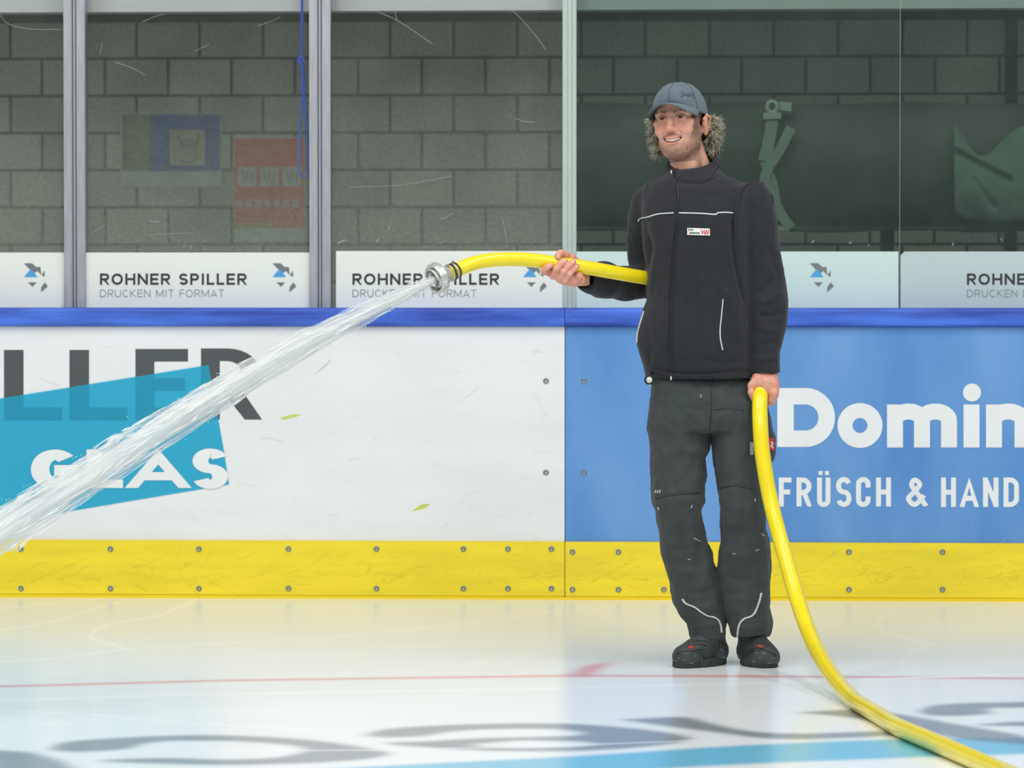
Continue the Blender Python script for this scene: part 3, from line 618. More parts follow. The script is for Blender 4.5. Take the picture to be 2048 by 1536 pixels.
band('webbing', [(1582, 255), (1565, 290), (1550, 315), (1535, 338), (1530, 360), (1545, 395), (1563, 430), (1582, 456)], 20, YK - .008, m_strap, st)
band('webbing', [(1528, 322), (1536, 345), (1545, 365), (1552, 400), (1558, 440)], 18, YK + .008, m_strap, st)
MB().tube([P(1544 + 10 * math.cos(a), 214 + 11 * math.sin(a) * 1.0, YK) for a in np.linspace(0, 2 * math.pi, 25)], .011, 8, cap=False).build('ring', m_hw, st, True)
band('buckle', [(1527, 232), (1562, 231)], 13, YK - .012, m_hw, st, .02)
band('end_fitting', [(1558, 212), (1583, 214)], 18, YK + .02, m_hw, st, .01)
band('foot_fitting', [(1556, 456), (1578, 458)], 9, YK, m_hw, st, .01)
m_bag = mat('pale_green_cloth', (118, 148, 132), rough=.85, noise_amt=.15, nscale=7, sheen=.3)
# limp cloth bag: grid between an upper and a lower edge, with folds
top_ = catmull([(1909, 250), (1925, 272), (1945, 300), (1962, 312), (1985, 300), (2010, 275), (2045, 252), (2100, 246), (2180, 262)], 8)
bot_ = catmull([(1911, 430), (1925, 436), (1950, 440), (1975, 443), (2000, 444), (2025, 442), (2045, 440), (2100, 436), (2180, 420)], 8)
V_ = []; nu = len(top_); nv = 30
for i in range(nu):
    for j in range(nv + 1):
        t = j / nv; px, py = np.array(top_[i]) * (1 - t) + np.array(bot_[i]) * t
        dep = .07 * math.sin(math.pi * t) ** .7 + .030 * math.exp(-((py - (300 + (px - 1930) * .55)) / 9) ** 2) * (px < 2020) - .03 * math.exp(-((py - (314 + (px - 1930) * .50)) / 7) ** 2) * (px < 2025)
        dep += .012 * noise.noise((px * .03, py * .03, 2)) - .02 * math.exp(-((px - 1950 - (py - 360) * .7) / 6) ** 2) * (py > 355) * (py < 420)
        V_.append(P(px, py, YK - .0 - dep))
n_ = len(V_); W_ = [Vector((v.x, YK + .02, v.z)) for v in V_]; q = lambda i, j: i * (nv + 1) + j
Fc = [(q(i, j), q(i, j + 1), q(i + 1, j + 1), q(i + 1, j)) for i in range(nu - 1) for j in range(nv)]
Fc += [(q(i, 0), q(i + 1, 0), q(i + 1, 0) + n_, q(i, 0) + n_) for i in range(nu - 1)] + [(q(i, nv), q(i, nv) + n_, q(i + 1, nv) + n_, q(i + 1, nv)) for i in range(nu - 1)] + [(q(0, j), q(0, j) + n_, q(0, j + 1) + n_, q(0, j + 1)) for j in range(nv)]
bagc = mk('cloth_bag', V_ + W_, Fc, m_bag, None, True); tag(bagc, 'limp pale green cloth bag hanging on the tarpaulin at the right edge', 'bag')

# ================================================================== THE MAN
def smin(a, b, k):
    h = np.clip(.5 + .5 * (b - a) / k, 0, 1); return b * (1 - h) + a * h - k * h * (1 - h)
class Field:
    """distance field on a regular grid, turned into one continuous surface"""
    def __init__(s, lo, hi, h, f=None):
        s.lo = np.array(lo, float); s.h = h; s.n = np.ceil((np.array(hi) - s.lo) / h).astype(int) + 1
        s.F = np.full(s.n, .2, np.float32); s.ax = [s.lo[i] + h * np.arange(s.n[i]) for i in range(3)]
    def sub(s, lo, hi):
        a = np.clip(np.floor((np.array(lo) - s.lo) / s.h).astype(int), 0, s.n); b = np.clip(np.ceil((np.array(hi) - s.lo) / s.h).astype(int) + 1, 0, s.n)
        sl = tuple(slice(a[i], b[i]) for i in range(3))
        return sl, s.ax[0][sl[0]][:, None, None], s.ax[1][sl[1]][None, :, None], s.ax[2][sl[2]][None, None, :]
    def put(s, sl, d, k, op):
        d = d.astype(np.float32)
        if op == 'add': s.F[sl] = smin(s.F[sl], d, k)
        elif op == 'cut': s.F[sl] = -smin(-s.F[sl], d, k)
    def cap(s, a, b, ra, rb=None, k=.01, op='add'):
        a = np.array(a, float); b = np.array(b, float); rb = ra if rb is None else rb; m = max(ra, rb) + k * 1.5 + s.h * 2
        sl, x, y, z = s.sub(np.minimum(a, b) - m, np.maximum(a, b) + m); d = b - a; L2 = d.dot(d) + 1e-12
        t = np.clip(((x - a[0]) * d[0] + (y - a[1]) * d[1] + (z - a[2]) * d[2]) / L2, 0, 1)
        dd = np.sqrt((x - a[0] - t * d[0]) ** 2 + (y - a[1] - t * d[1]) ** 2 + (z - a[2] - t * d[2]) ** 2) - (ra + (rb - ra) * t)
        s.put(sl, dd, k, op); return s
    def chain(s, pts, rs, k=.01, op='add'):
        for i in range(len(pts) - 1): s.cap(pts[i], pts[i + 1], rs[i], rs[i + 1], k, op)
        return s
    def ell(s, c, r, k=.01, op='add', rot=None):
        c = np.array(c, float); r = np.array(r, float); m = (r.max() if rot is not None else r) + k * 1.5 + s.h * 2
        sl, x, y, z = s.sub(c - m, c + m); x, y, z = x - c[0], y - c[1], z - c[2]
        if rot is not None:
            q = np.array(rot); x, y, z = q[0, 0] * x + q[1, 0] * y + q[2, 0] * z, q[0, 1] * x + q[1, 1] * y + q[2, 1] * z, q[0, 2] * x + q[1, 2] * y + q[2, 2] * z
        k0 = np.sqrt((x / r[0]) ** 2 + (y / r[1]) ** 2 + (z / r[2]) ** 2); k1 = np.sqrt((x / r[0] ** 2) ** 2 + (y / r[1] ** 2) ** 2 + (z / r[2] ** 2) ** 2)
        s.put(sl, k0 * (k0 - 1) / (k1 + 1e-9), k, op); return s
    def loft(s, tab, k=.01, op='add', p=2.3, shear=0.0, zc=None):
        """tab rows: (z, xl, xr, yc, ry)"""
        t = np.array(sorted(tab), float); z0, z1 = t[0, 0], t[-1, 0]; m = k * 1.5 + s.h * 2 + .03
        sl, x, y, z = s.sub((t[:, 1].min() - m, (t[:, 3] - t[:, 4]).min() - m - abs(shear) * .3, z0 - m), (t[:, 2].max() + m, (t[:, 3] + t[:, 4]).max() + m + abs(shear) * .3, z1 + m))
        zz = z[0, 0]; g = lambda c: np.interp(zz, t[:, 0], t[:, c])[None, None, :]
        xl, xr, yc, ry = g(1), g(2), g(3), g(4); xc = (xl + xr) / 2; rx = (xr - xl) / 2
        u = np.abs(x - xc) / rx; v = np.abs(y - yc - shear * (x - xc)) / ry
        d = ((u ** p + v ** p) ** (1 / p) - 1) * np.minimum(rx, ry)
        dz = np.maximum(z - z1, z0 - z) ; d = np.where(dz > 0, np.sqrt(np.maximum(d, 0) ** 2 + dz ** 2) * 1.0, np.maximum(d, dz))
        s.put(sl, d + 0 * z, k, op); return s
    def box(s, lo, hi, k=.005, op='cut'):
        lo = np.array(lo); hi = np.array(hi); c = (lo + hi) / 2; r = (hi - lo) / 2; m = k * 1.5 + 2 * s.h
        sl, x, y, z = s.sub(lo - m, hi + m)
        s.put(sl, np.maximum(np.maximum(np.abs(x - c[0]) - r[0], np.abs(y - c[1]) - r[1]), np.abs(z - c[2]) - r[2]), k, op); return s
    def mesh(s, relax=1):
        Fd = s.F; Fd[0] = Fd[-1] = .2; Fd[:, 0] = Fd[:, -1] = .2; Fd[:, :, 0] = Fd[:, :, -1] = .2
        neg = Fd < 0; n = np.array(Fd.shape) - 1
        cnt = np.zeros(n, np.int8); offs = [(i, j, k) for i in (0, 1) for j in (0, 1) for k in (0, 1)]
        for (i, j, k) in offs: cnt += neg[i:i + n[0], j:j + n[1], k:k + n[2]]
        act = np.argwhere((cnt > 0) & (cnt < 8)); idm = np.full(n, -1, np.int32); idm[tuple(act.T)] = np.arange(len(act))
        acc = np.zeros((len(act), 3)); c = np.zeros(len(act))
        vals = {o: Fd[act[:, 0] + o[0], act[:, 1] + o[1], act[:, 2] + o[2]] for o in offs}
        for o in offs:
            for ax in range(3):
                if o[ax]: continue
                o2 = tuple(v + (1 if i == ax else 0) for i, v in enumerate(o)); a, b = vals[o], vals[o2]; m = (a < 0) != (b < 0)
                t = np.where(m, a / np.where(m, a - b, 1), 0); p = np.tile(np.array(o, float), (len(act), 1)); p[:, ax] += t
                acc[m] += p[m]; c[m] += 1
        V = act + acc / c[:, None]; quads = []
        for ax in range(3):
            b_, c_ = [(1, 2), (2, 0), (0, 1)][ax]
            s0 = [slice(None)] * 3; s1 = [slice(None)] * 3; s0[ax] = slice(0, -1); s1[ax] = slice(1, None)
            ch = np.argwhere(neg[tuple(s0)] != neg[tuple(s1)]); ok = (ch[:, b_] > 0) & (ch[:, c_] > 0) & (ch[:, b_] < n[b_]) & (ch[:, c_] < n[c_]); ch = ch[ok]
            e = lambda db, dc: idm[tuple((ch - np.eye(3, dtype=int)[b_] * db - np.eye(3, dtype=int)[c_] * dc).T)]
            q = np.stack([e(1, 1), e(0, 1), e(0, 0), e(1, 0)], 1); fl = ~neg[tuple(ch.T)]; q[fl] = q[fl][:, ::-1]; quads.append(q)
        Q = np.concatenate(quads); Q = Q[(Q >= 0).all(1)]
        for _ in range(relax):
            sm = np.zeros_like(V); cc = np.zeros(len(V))
            for i in range(4):
                a, b = Q[:, i], Q[:, (i + 1) % 4]
                for ax in range(3): sm[:, ax] += np.bincount(a, V[b, ax], len(V)) + np.bincount(b, V[a, ax], len(V))
                cc += np.bincount(a, minlength=len(V)) + np.bincount(b, minlength=len(V))
            V = .45 * V + .55 * sm / cc[:, None]
        return s.lo + V * s.h, Q
def vnormals(V, Q):
    n = np.cross(V[Q[:, 2]] - V[Q[:, 0]], V[Q[:, 3]] - V[Q[:, 1]]); N = np.zeros_like(V)
    for i in range(4):
        for ax in range(3): N[:, ax] += np.bincount(Q[:, i], n[:, ax], len(V))
    return N / (np.linalg.norm(N, axis=1, keepdims=True) + 1e-12)
def folds(V, Q, lst, nz=0.0, ns=14, seed=0, gate=None):
    """press creases along measured lines on the camera side, plus soft cloth unevenness"""
    N = vnormals(V, Q); px, py = proj(V); front = np.clip(-N[:, 1] * 2 + .3, 0, 1); D = np.zeros(len(V))
    for pts, amp, wd in lst:
        best = np.full(len(V), 1e9); p = catmull(pts, 4) if len(pts) > 2 else pts; tt = np.zeros(len(V)); L = len(p) - 1
        for i in range(L):
            (xa, ya), (xb, yb) = p[i], p[i + 1]; dx, dy = xb - xa, yb - ya
            t = np.clip(((px - xa) * dx + (py - ya) * dy) / (dx * dx + dy * dy + 1e-9), 0, 1); dd = (px - xa - t * dx) ** 2 + (py - ya - t * dy) ** 2
            m = dd < best; tt[m] = (i + t[m]) / L; best = np.minimum(best, dd)
        D += amp * np.exp(-best / wd ** 2) * front * np.clip(np.sin(math.pi * np.clip(tt, .02, .98)) * 1.6, 0, 1)
    if nz:
        D += np.array([noise.fractal((v[0] * ns + seed, v[1] * ns, v[2] * ns * .6), 1.0, 2.0, 3) for v in V]) * nz
    return V + N * D[:, None]
MAN = empty('person', tuple(G(1452, 1334)))
tag(MAN, 'man in a grey cap and black work jacket spraying water from a yellow hose', 'person')
YM = G(1452, 1330).y
def Y(dy): return YM + dy
def lf(rows, dyc=0.0):
    """rows: (py, pxl, pxr, dy, ry) -> loft rows in place coordinates"""
    out = []
    for py, a, b, dy, ry in rows:
        pa, pb = P(a, py, YM + dy), P(b, py, YM + dy); out.append((pa.z, pa.x, pb.x, YM + dy, ry))
    return out
m_jkt = mat('black_fleece_jacket', (43, 45, 50), rough=.88, spec=.25, noise_amt=.15, nscale=40, bump=.25, bscale=900, sheen=.12)
m_trs = mat('charcoal_work_trousers', (63, 70, 70), rough=.85, spec=.3, noise_amt=.16, nscale=22, bump=.25, bscale=700, sheen=.10)
m_pip = mat('reflective_piping', (205, 208, 205), rough=.5)
m_blk = mat('black_trim', (24, 25, 28), rough=.6)
m_zip = mat('zip_dark', (34, 36, 40), rough=.4, metal=.3)
# ---------------- jacket
jt = lf([(332, 1362, 1418, .02, .05), (342, 1346, 1434, .02, .075), (352, 1322, 1452, .02, .095), (364, 1298, 1480, .02, .11), (378, 1288, 1498, .015, .122), (400, 1283, 1503, .01, .132), (440, 1283, 1502, 0, .14), (500, 1287, 1500, 0, .145), (560, 1293, 1500, 0, .142),
         (600, 1294, 1501, 0, .14), (625, 1284, 1502, 0, .14), (650, 1276, 1502, 0, .142), (680, 1272, 1502, 0, .142), (708, 1279, 1502, 0, .14), (730, 1287, 1503, 0, .135), (742, 1289, 1504, 0, .132), (755, 1290, 1504, 0, .13)])
ra = lf([(366, 1492, 1524, .015, .05), (378, 1478, 1537, .01, .062), (392, 1472, 1544, .005, .068), (412, 1470, 1549, 0, .070), (440, 1470, 1553, -.005, .070), (480, 1473, 1558, -.01, .068), (520, 1477, 1564, -.015, .066), (560, 1483, 1571, -.02, .066), (600, 1489, 1576, -.03, .066), (645, 1495, 1575, -.04, .062), (680, 1498, 1568, -.05, .058), (705, 1501, 1562, -.055, .054), (725, 1502, 1561, -.058, .052), (747, 1503, 1562, -.06, .050)])
lo = np.array([P(1140, 500, Y(0)).x - .02, Y(-.36), P(1400, 770, Y(0)).z]); hi = np.array([P(1590, 500, Y(0)).x, Y(.40), P(1400, 318, Y(0)).z + .03])
fj = Field(lo, hi, .0052)
fj.loft(jt, k=.02, p=2.35, shear=-.16)
fj.loft(ra, k=.016, p=2.2)
SHL = .13
fj.chain([P(1322, 388, Y(.05)), P(1303, 410, Y(.09)), P(1292, 440, Y(.12)), P(1288, 480, Y(.14)), P(1290, 520, Y(.15)), P(1302, 562, Y(.14))], [.05, .055, .053, .051, .050, .054], k=.03)
fj.chain([P(1302, 562, Y(.14)), P(1250, 567, Y(.055)), P(1205, 560, Y(-.015)), P(1182, 556, Y(-.06)), P(1172, 555, Y(-.08))], [.054, .052, .054, .046, .038], k=.02)
# stand collar
cz = [(P(1330, 350, YM), 0)]
ccx = P(1385, 338, Y(.02))
fj.chain([P(1384, 352, Y(.03)), P(1384, 338, Y(.035))], [.082, .080], k=.03)
# tall collar: ring lofted around the neck, lower at the front left
col = lf([(362, 1330, 1446, .03, .085), (345, 1332, 1442, .035, .082), (330, 1334, 1440, .04, .080), (312, 1338, 1438, .05, .078), (300, 1344, 1436, .06, .074)])
fj.loft(col, k=.014, p=2.1)
neck = lf([(365, 1352, 1420, .03, .062), (345, 1346, 1426, .035, .068), (330, 1344, 1430, .035, .072), (312, 1344, 1434, .045, .074), (290, 1344, 1438, .06, .078)])
fj.loft(neck, k=.004, op='cut', p=2.1)
# slope the collar rim: cut everything above a tilted plane (front low, back high)
sl, x_, y_, z_ = fj.sub(lo, hi)
zf = P(1355, 336, Y(-.04)).z; zb = P(1440, 296, Y(.11)).z
k1 = (zb - zf) / .17
plane = z_ - (zf + (y_ - Y(-.04)) * k1 + np.clip(x_ - ccx.x, -.2, .2) * .22)
msk = (z_ > P(1385, 352, YM).z) & (np.abs(x_ - ccx.x) < .09)
fj.F[sl] = np.where(msk, np.maximum(fj.F[sl], plane), fj.F[sl])
# sleeve openings
fj.cap(P(1148, 555, Y(-.15)), P(1180, 555, Y(-.065)), .036, .032, k=.004, op='cut')
wr = P(1531, 752, Y(-.06)); fj.loft([(wr.z - .04, P(1508, 750, Y(-.06)).x, P(1557, 750, Y(-.06)).x, Y(-.06), .042), (wr.z + .05, P(1508, 700, Y(-.06)).x, P(1557, 700, Y(-.06)).x, Y(-.06), .042)], k=.003, op='cut')
Vj, Qj = fj.mesh(2)
Vj = folds(Vj, Qj, [
    ([(1470, 400), (1466, 470), (1476, 545), (1492, 620)], -.012, 4), ([(1486, 395), (1477, 440), (1480, 500)], .005, 5),
    ([(1297, 470), (1300, 510), (1292, 545)], -.006, 5), ([(1306, 440), (1312, 500), (1302, 560), (1296, 600)], .005, 7), ([(1284, 420), (1296, 480), (1296, 520)], -.006, 5),
    ([(1316, 560), (1330, 640), (1326, 720)], .004, 12), ([(1290, 640), (1300, 690), (1296, 735)], -.004, 6),
    ([(1512, 420), (1506, 480), (1512, 540)], .005, 8), ([(1530, 480), (1545, 520), (1560, 560)], -.005, 6), ([(1552, 545), (1530, 575), (1510, 590)], -.006, 6), ([(1568, 580), (1540, 600), (1515, 605)], .006, 6),
    ([(1570, 615), (1545, 632), (1512, 628)], -.006, 5), ([(1565, 655), (1540, 660), (1512, 650)], .005, 6), ([(1562, 690), (1540, 685), (1515, 695)], -.005, 5), ([(1556, 712), (1530, 718), (1508, 712)], .005, 5),
    ([(1440, 560), (1470, 620), (1478, 700)], .005, 9), ([(1460, 600), (1455, 680), (1440, 735)], -.004, 8), ([(1380, 700), (1440, 728), (1500, 716)], -.003, 7), ([(1292, 735), (1360, 746), (1440, 745), (1500, 736)], -.007, 3),
    ([(1340, 352), (1380, 366), (1430, 356), (1444, 340)], -.006, 3), ([(1350, 372), (1400, 384), (1450, 374)], .003, 6),
    ([(1185, 592), (1200, 570), (1210, 545)], -.004, 5), ([(1215, 598), (1235, 575), (1240, 550)], .004, 6), ([(1165, 528), (1175, 555), (1170, 582)], -.005, 3), ([(1270, 600), (1262, 580), (1275, 560)], -.004, 6),
], nz=.0042, ns=9, seed=3)
Vj = folds(Vj, Qj, [], nz=.0020, ns=24, seed=6)
jacket = fastmesh('jacket', Vj, Qj, m_jkt, MAN)
bvj = BVHTree.FromPolygons([tuple(v) for v in Vj], [tuple(int(i) for i in q) for q in Qj])
def on(bv, px, py, off=.0015):
    d = ray(px, py); h = bv.ray_cast(CAM, d)
    if h[0] is None: return None
    n = h[1] if h[1].dot(d) < 0 else -h[1]
    return h[0] + n * off, n
def stripe(name, pts, wd, m, bv, parent, off=.0015, dens=10, smooth=True):
    """ribbon of width wd (px) laid on a garment along a measured line, with real thickness"""
    p = catmull(pts, dens) if len(pts) > 1 else pts
    V_, _ = ribbon(p, wd if not callable(wd) else 1, False); rows = []
    for i in range(len(p)):
        a, b = on(bv, *V_[2 * i], off), on(bv, *V_[2 * i + 1], off)
        if a is None or b is None: continue
        rows.append((a[0], b[0], a[0] - a[1] * (off + .001), b[0] - b[1] * (off + .001)))
    vv = [q for r_ in rows for q in r_]; ff = []
    for i in range(len(rows) - 1):
        k = 4 * i; ff += [(k, k + 1, k + 5, k + 4), (k, k + 4, k + 6, k + 2), (k + 1, k + 3, k + 7, k + 5)]
    return MB().add(vv, ff).build(name, m, parent, smooth)
stripe('piping', [(1277, 443), (1281, 437), (1297, 434), (1318, 428), (1348, 426)], 2.3, m_pip, bvj, jacket, .003)
stripe('piping', [(1358, 426), (1400, 427), (1430, 429), (1436, 426), (1450, 425), (1467, 426)], 2.3, m_pip, bvj, jacket, .003)
stripe('pocket_piping', [(1446, 598), (1443, 630), (1440, 660), (1441, 680), (1445, 700)], 2.1, m_pip, bvj, jacket, .003)
stripe('pocket_piping', [(1288, 622), (1281, 645), (1275, 668), (1274, 686)], 1.6, m_pip, bvj, jacket, .003)
stripe('zip', [(1346, 343), (1353, 356), (1356, 400), (1353, 440), (1347, 500), (1342, 560), (1340, 640), (1338, 700), (1343, 754)], 3.0, m_zip, bvj, jacket, .0022)
stripe('zip_flap', [(1359, 372), (1361, 410), (1358, 450), (1352, 520), (1347, 600), (1345, 700), (1349, 750)], 1.2, m_blk, bvj, jacket, .0015)
stripe('collar_seam', [(1347, 352), (1368, 366), (1392, 368), (1418, 358), (1439, 330)], 1.3, m_blk, bvj, jacket, .0012)
stripe('sleeve_seam', [(1547, 408), (1540, 384), (1524, 366), (1509, 363), (1488, 376), (1476, 400), (1469, 432), (1469, 470)], 2.4, m_blk, bvj, jacket, .0015)
stripe('shoulder_seam', [(1439, 328), (1462, 341), (1490, 352), (1508, 363)], 1.4, m_blk, bvj, jacket, .001)
stripe('hem_band', [(1290, 741), (1340, 751), (1400, 752), (1460, 747), (1500, 740)], 1.4, m_blk, bvj, jacket, .001)
for a, b_ in ((1341, 346), (1340, 755)):
    h = on(bvj, a + 3, b_, .004)
    if h: MB().ball(h[0], (.003, .003, .007)).build('zip_puller', m_pip, jacket, True)
# name badge
m_badge = mat('badge_white', (226, 226, 222), rough=.4); m_red = mat('badge_red', (206, 44, 44), rough=.5)
def on_patch(name, x0, x1, y0, y1, m, bv, parent, off=.003, tilt=0):
    n = 6; vv = []
    for j in (y0, y1):
        for i in range(n + 1):
            x = x0 + (x1 - x0) * i / n; h = on(bv, x, j + tilt * (x - x0), off); vv.append(h[0] if h else P(x, j, YM - .15))
    vv += [v + Vector((0, .003, 0)) for v in vv]; k = 2 * (n + 1); ff = [(i, i + 1, n + 2 + i, n + 1 + i) for i in range(n)]
    ff += [(i, i + k, i + 1 + k, i + 1) for i in range(n)] + [(n + 1 + i, n + 2 + i, n + 2 + i + k, n + 1 + i + k) for i in range(n)]
    return MB().add(vv, ff).build(name, m, parent)
bdg = on_patch('badge', 1375, 1420, 456, 470, m_badge, bvj, jacket, .004, .03)
for pl in ([(1403, 460), (1405, 468.5)], [(1405, 468), (1408.5, 461)], [(1408.5, 460), (1410, 469)], [(1410.5, 469), (1413.5, 460)], [(1413, 460), (1415.5, 470)], [(1415.5, 470), (1418.5, 459)]): stripe('emblem', pl, 1.3, m_red, bvj, bdg, .0052, 2)
m_ink = mat('badge_ink', (70, 76, 84), rough=.5)
def tiny(txt, x, y, h, parent, bv, off):
    xx = x
    for c in txt:
        w_ = WID.get(c.upper(), .8) * h * .62
        if c != ' ':
            hh = h if c.isupper() else h * .8
            for pl, cl, t in glyph(c.upper(), xx, xx + w_, y - hh, y, .55):
                stripe('letter', [tuple(q) for q in pl] + ([tuple(pl[0])] if cl else []), .62, m_ink, bv, parent, off, 1)
        xx += w_ + h * .12
tiny('Stadt', 1377, 461, 3.0, bdg, bvj, .0052); tiny('Winterthur', 1377, 467.6, 3.6, bdg, bvj, .0052)

# ---------------- trousers
pel = lf([(742, 1304, 1492, .01, .095), (757, 1303, 1502, .006, .105), (775, 1303, 1512, 0, .120), (800, 1301, 1520, 0, .125), (825, 1297, 1526, 0, .125), (850, 1296, 1528, 0, .12), (862, 1296, 1528, 0, .115)])
ll = lf([(800, 1301, 1412, 0, .10), (838, 1295, 1419, 0, .11), (865, 1297, 1420.5, 0, .108), (900, 1299, 1419, -.005, .104), (918, 1300, 1411, -.008, .100), (950, 1302, 1416, -.012, .098), (975, 1302, 1410, -.02, .094), (1005, 1306, 1413, -.025, .090), (1022, 1312, 1405, -.025, .088), (1045, 1314, 1408, -.02, .086), (1062, 1318, 1411, -.015, .086), (1082, 1318, 1414, -.01, .086),
         (1110, 1321, 1424, 0, .086), (1140, 1333, 1433, .01, .086), (1165, 1342, 1440, .015, .086), (1200, 1343, 1446, .02, .086), (1228, 1357, 1450, .02, .086), (1245, 1373, 1451, .02, .084), (1262, 1377, 1450, .02, .082), (1276, 1378, 1449, .02, .078)])
rl = lf([(800, 1424, 1522, 0, .10), (838, 1422, 1526, 0, .11), (865, 1421.5, 1528, 0, .108), (900, 1425, 1530, -.01, .104), (930, 1427, 1530, -.015, .1), (960, 1430, 1528, -.02, .098), (995, 1434, 1528, -.03, .094), (1022, 1438, 1530, -.035, .092), (1045, 1440, 1532, -.03, .09), (1062, 1441, 1536, -.02, .088), (1082, 1443, 1541, -.015, .088),
         (1100, 1440, 1542, -.01, .088), (1145, 1435, 1542, 0, .086), (1180, 1440, 1541, .01, .086), (1215, 1446, 1540, .01, .086), (1245, 1456, 1543, .01, .086), (1262, 1462, 1540, .01, .082), (1272, 1468, 1537, .01, .078)])
ft = Field((P(1280, 900, YM).x, Y(-.16), P(1400, 1290, YM).z), (P(1565, 900, YM).x, Y(.17), P(1400, 735, YM).z), .0052)
ft.loft(pel, k=.01, p=2.5); ft.loft(ll, k=.012, p=2.15); ft.loft(rl, k=.012, p=2.15)
# cargo pocket and hem openings
ft.loft(lf([(812, 1500, 1536, -.01, .07), (840, 1505, 1544, -.01, .075), (880, 1505, 1549, -.012, .078), (905, 1508, 1549, -.012, .075), (922, 1512, 1543, -.012, .07)]), k=.006, p=3)
for cx_, yy in ((1414, .02), (1503, .01)):
    c = P(cx_, 1276, Y(yy)); ft.loft([(c.z - .03, c.x - .048, c.x + .048, c.y, .066), (c.z + .05, c.x - .048, c.x + .048, c.y, .066)], k=.003, op='cut')
Vt, Qt = ft.mesh(2)
Vt = folds(Vt, Qt, [(a_, b_ * .55, c_) for a_, b_, c_ in [
    ([(1420, 775), (1421, 820), (1420, 862)], -.006, 3), ([(1370, 812), (1400, 822), (1420, 840)], -.004, 5), ([(1420, 842), (1450, 818), (1500, 822)], -.005, 4),
    ([(1308, 995), (1345, 990), (1395, 988), (1408, 980)], -.006, 3), ([(1432, 980), (1470, 972), (1510, 980)], -.006, 3), ([(1310, 1015), (1350, 1004), (1400, 1002)], .004, 6),
    ([(1400, 920), (1370, 910), (1330, 920)], -.004, 6), ([(1398, 1010), (1404, 1060), (1398, 1110), (1405, 1160)], -.006, 6), ([(1380, 900), (1350, 870), (1320, 860)], .004, 9),
    ([(1325, 1080), (1350, 1100), (1400, 1095)], -.005, 6), ([(1338, 1130), (1365, 1145), (1420, 1140)], .006, 7), ([(1345, 1170), (1380, 1186), (1440, 1176)], -.006, 6), ([(1350, 1205), (1390, 1215), (1440, 1205)], .007, 7), ([(1372, 1238), (1400, 1236), (1445, 1225)], -.006, 5), ([(1378, 1256), (1410, 1252), (1446, 1246)], .006, 5),
    ([(1450, 1010), (1485, 1020), (1525, 1012)], .004, 8), ([(1448, 1060), (1490, 1070), (1536, 1060)], -.005, 7), ([(1446, 1100), (1490, 1112), (1538, 1096)], .006, 8), ([(1445, 1150), (1490, 1160), (1540, 1140)], -.006, 6), ([(1450, 1195), (1500, 1200), (1538, 1185)], .006, 7), ([(1460, 1230), (1500, 1236), (1540, 1222)], -.006, 6), ([(1470, 1254), (1500, 1257), (1540, 1250)], .006, 4),
    ([(1355, 775), (1352, 820), (1360, 860)], .003, 9), ([(1302, 800), (1330, 806), (1375, 796)], -.003, 5), ([(1510, 930), (1530, 926), (1546, 924)], -.006, 3),
    ([(1428, 872), (1470, 880), (1512, 890)], -.003, 4)]], nz=.0065, ns=11, seed=9)
Vt = folds(Vt, Qt, [], nz=.0038, ns=30, seed=4)
trousers = fastmesh('trousers', Vt, Qt, m_trs, MAN)
bvt = BVHTree.FromPolygons([tuple(v) for v in Vt], [tuple(int(i) for i in q) for q in Qt])
stripe('piping', [(1365, 1198), (1372, 1207), (1390, 1215), (1405, 1226), (1416, 1232), (1428, 1235), (1436, 1240), (1441, 1250), (1443, 1265)], 2.6, m_pip, bvt, trousers, .003)
stripe('piping', [(1522, 1186), (1519, 1200), (1511, 1222), (1503, 1232), (1490, 1237), (1481, 1245), (1477, 1257), (1475, 1274)], 3.0, m_pip, bvt, trousers, .003)
for i in range(3): stripe('thread_mark', [(1310 + i * 4.5, 986), (1312.5 + i * 4.5, 980)], 1.5, m_pip, bvt, trousers, .002, 3)
for a in ([(1400, 1083), (1384 + 3, 1076)], [(1375, 1120), (1381, 1118)], [(1465, 1108), (1471, 1107)], [(1511, 1102), (1518, 1099)], [(1382, 1016), (1384, 1010)], [(1510, 1003), (1510, 997)], [(1523, 1067), (1528, 1072)], [(1400, 790), (1404, 790)], [(1400, 794), (1404, 793.5)], [(1316, 1014), (1318, 1020)]):
    stripe('thread_mark', a, 1.0, m_pip, bvt, trousers, .002, 3)
stripe('seam', [(1421, 770), (1423, 800), (1421, 840), (1420, 862)], 1.0, m_blk, bvt, trousers, .001)
stripe('seam', [(1312, 998), (1350, 990), (1400, 986)], 1.0, m_blk, bvt, trousers, .001)
stripe('seam', [(1432, 978), (1470, 972), (1508, 980)], 1.0, m_blk, bvt, trousers, .001)
stripe('seam', [(1420, 820), (1455, 818), (1490, 822)], 1.0, m_blk, bvt, trousers, .001)
lab = on_patch('pocket_label', 1537, 1546.5, 876, 899, m_red, bvt, trousers, .004, .25)
stripe('emblem', [(1540, 883), (1543, 887), (1541, 892), (1544, 896)], 2.2, m_badge, bvt, lab, .0052, 4)
on_patch('pocket_flap', 1499, 1506, 884, 910, mat('pocket_lining', (150, 164, 160), rough=.7), bvt, trousers, .004)
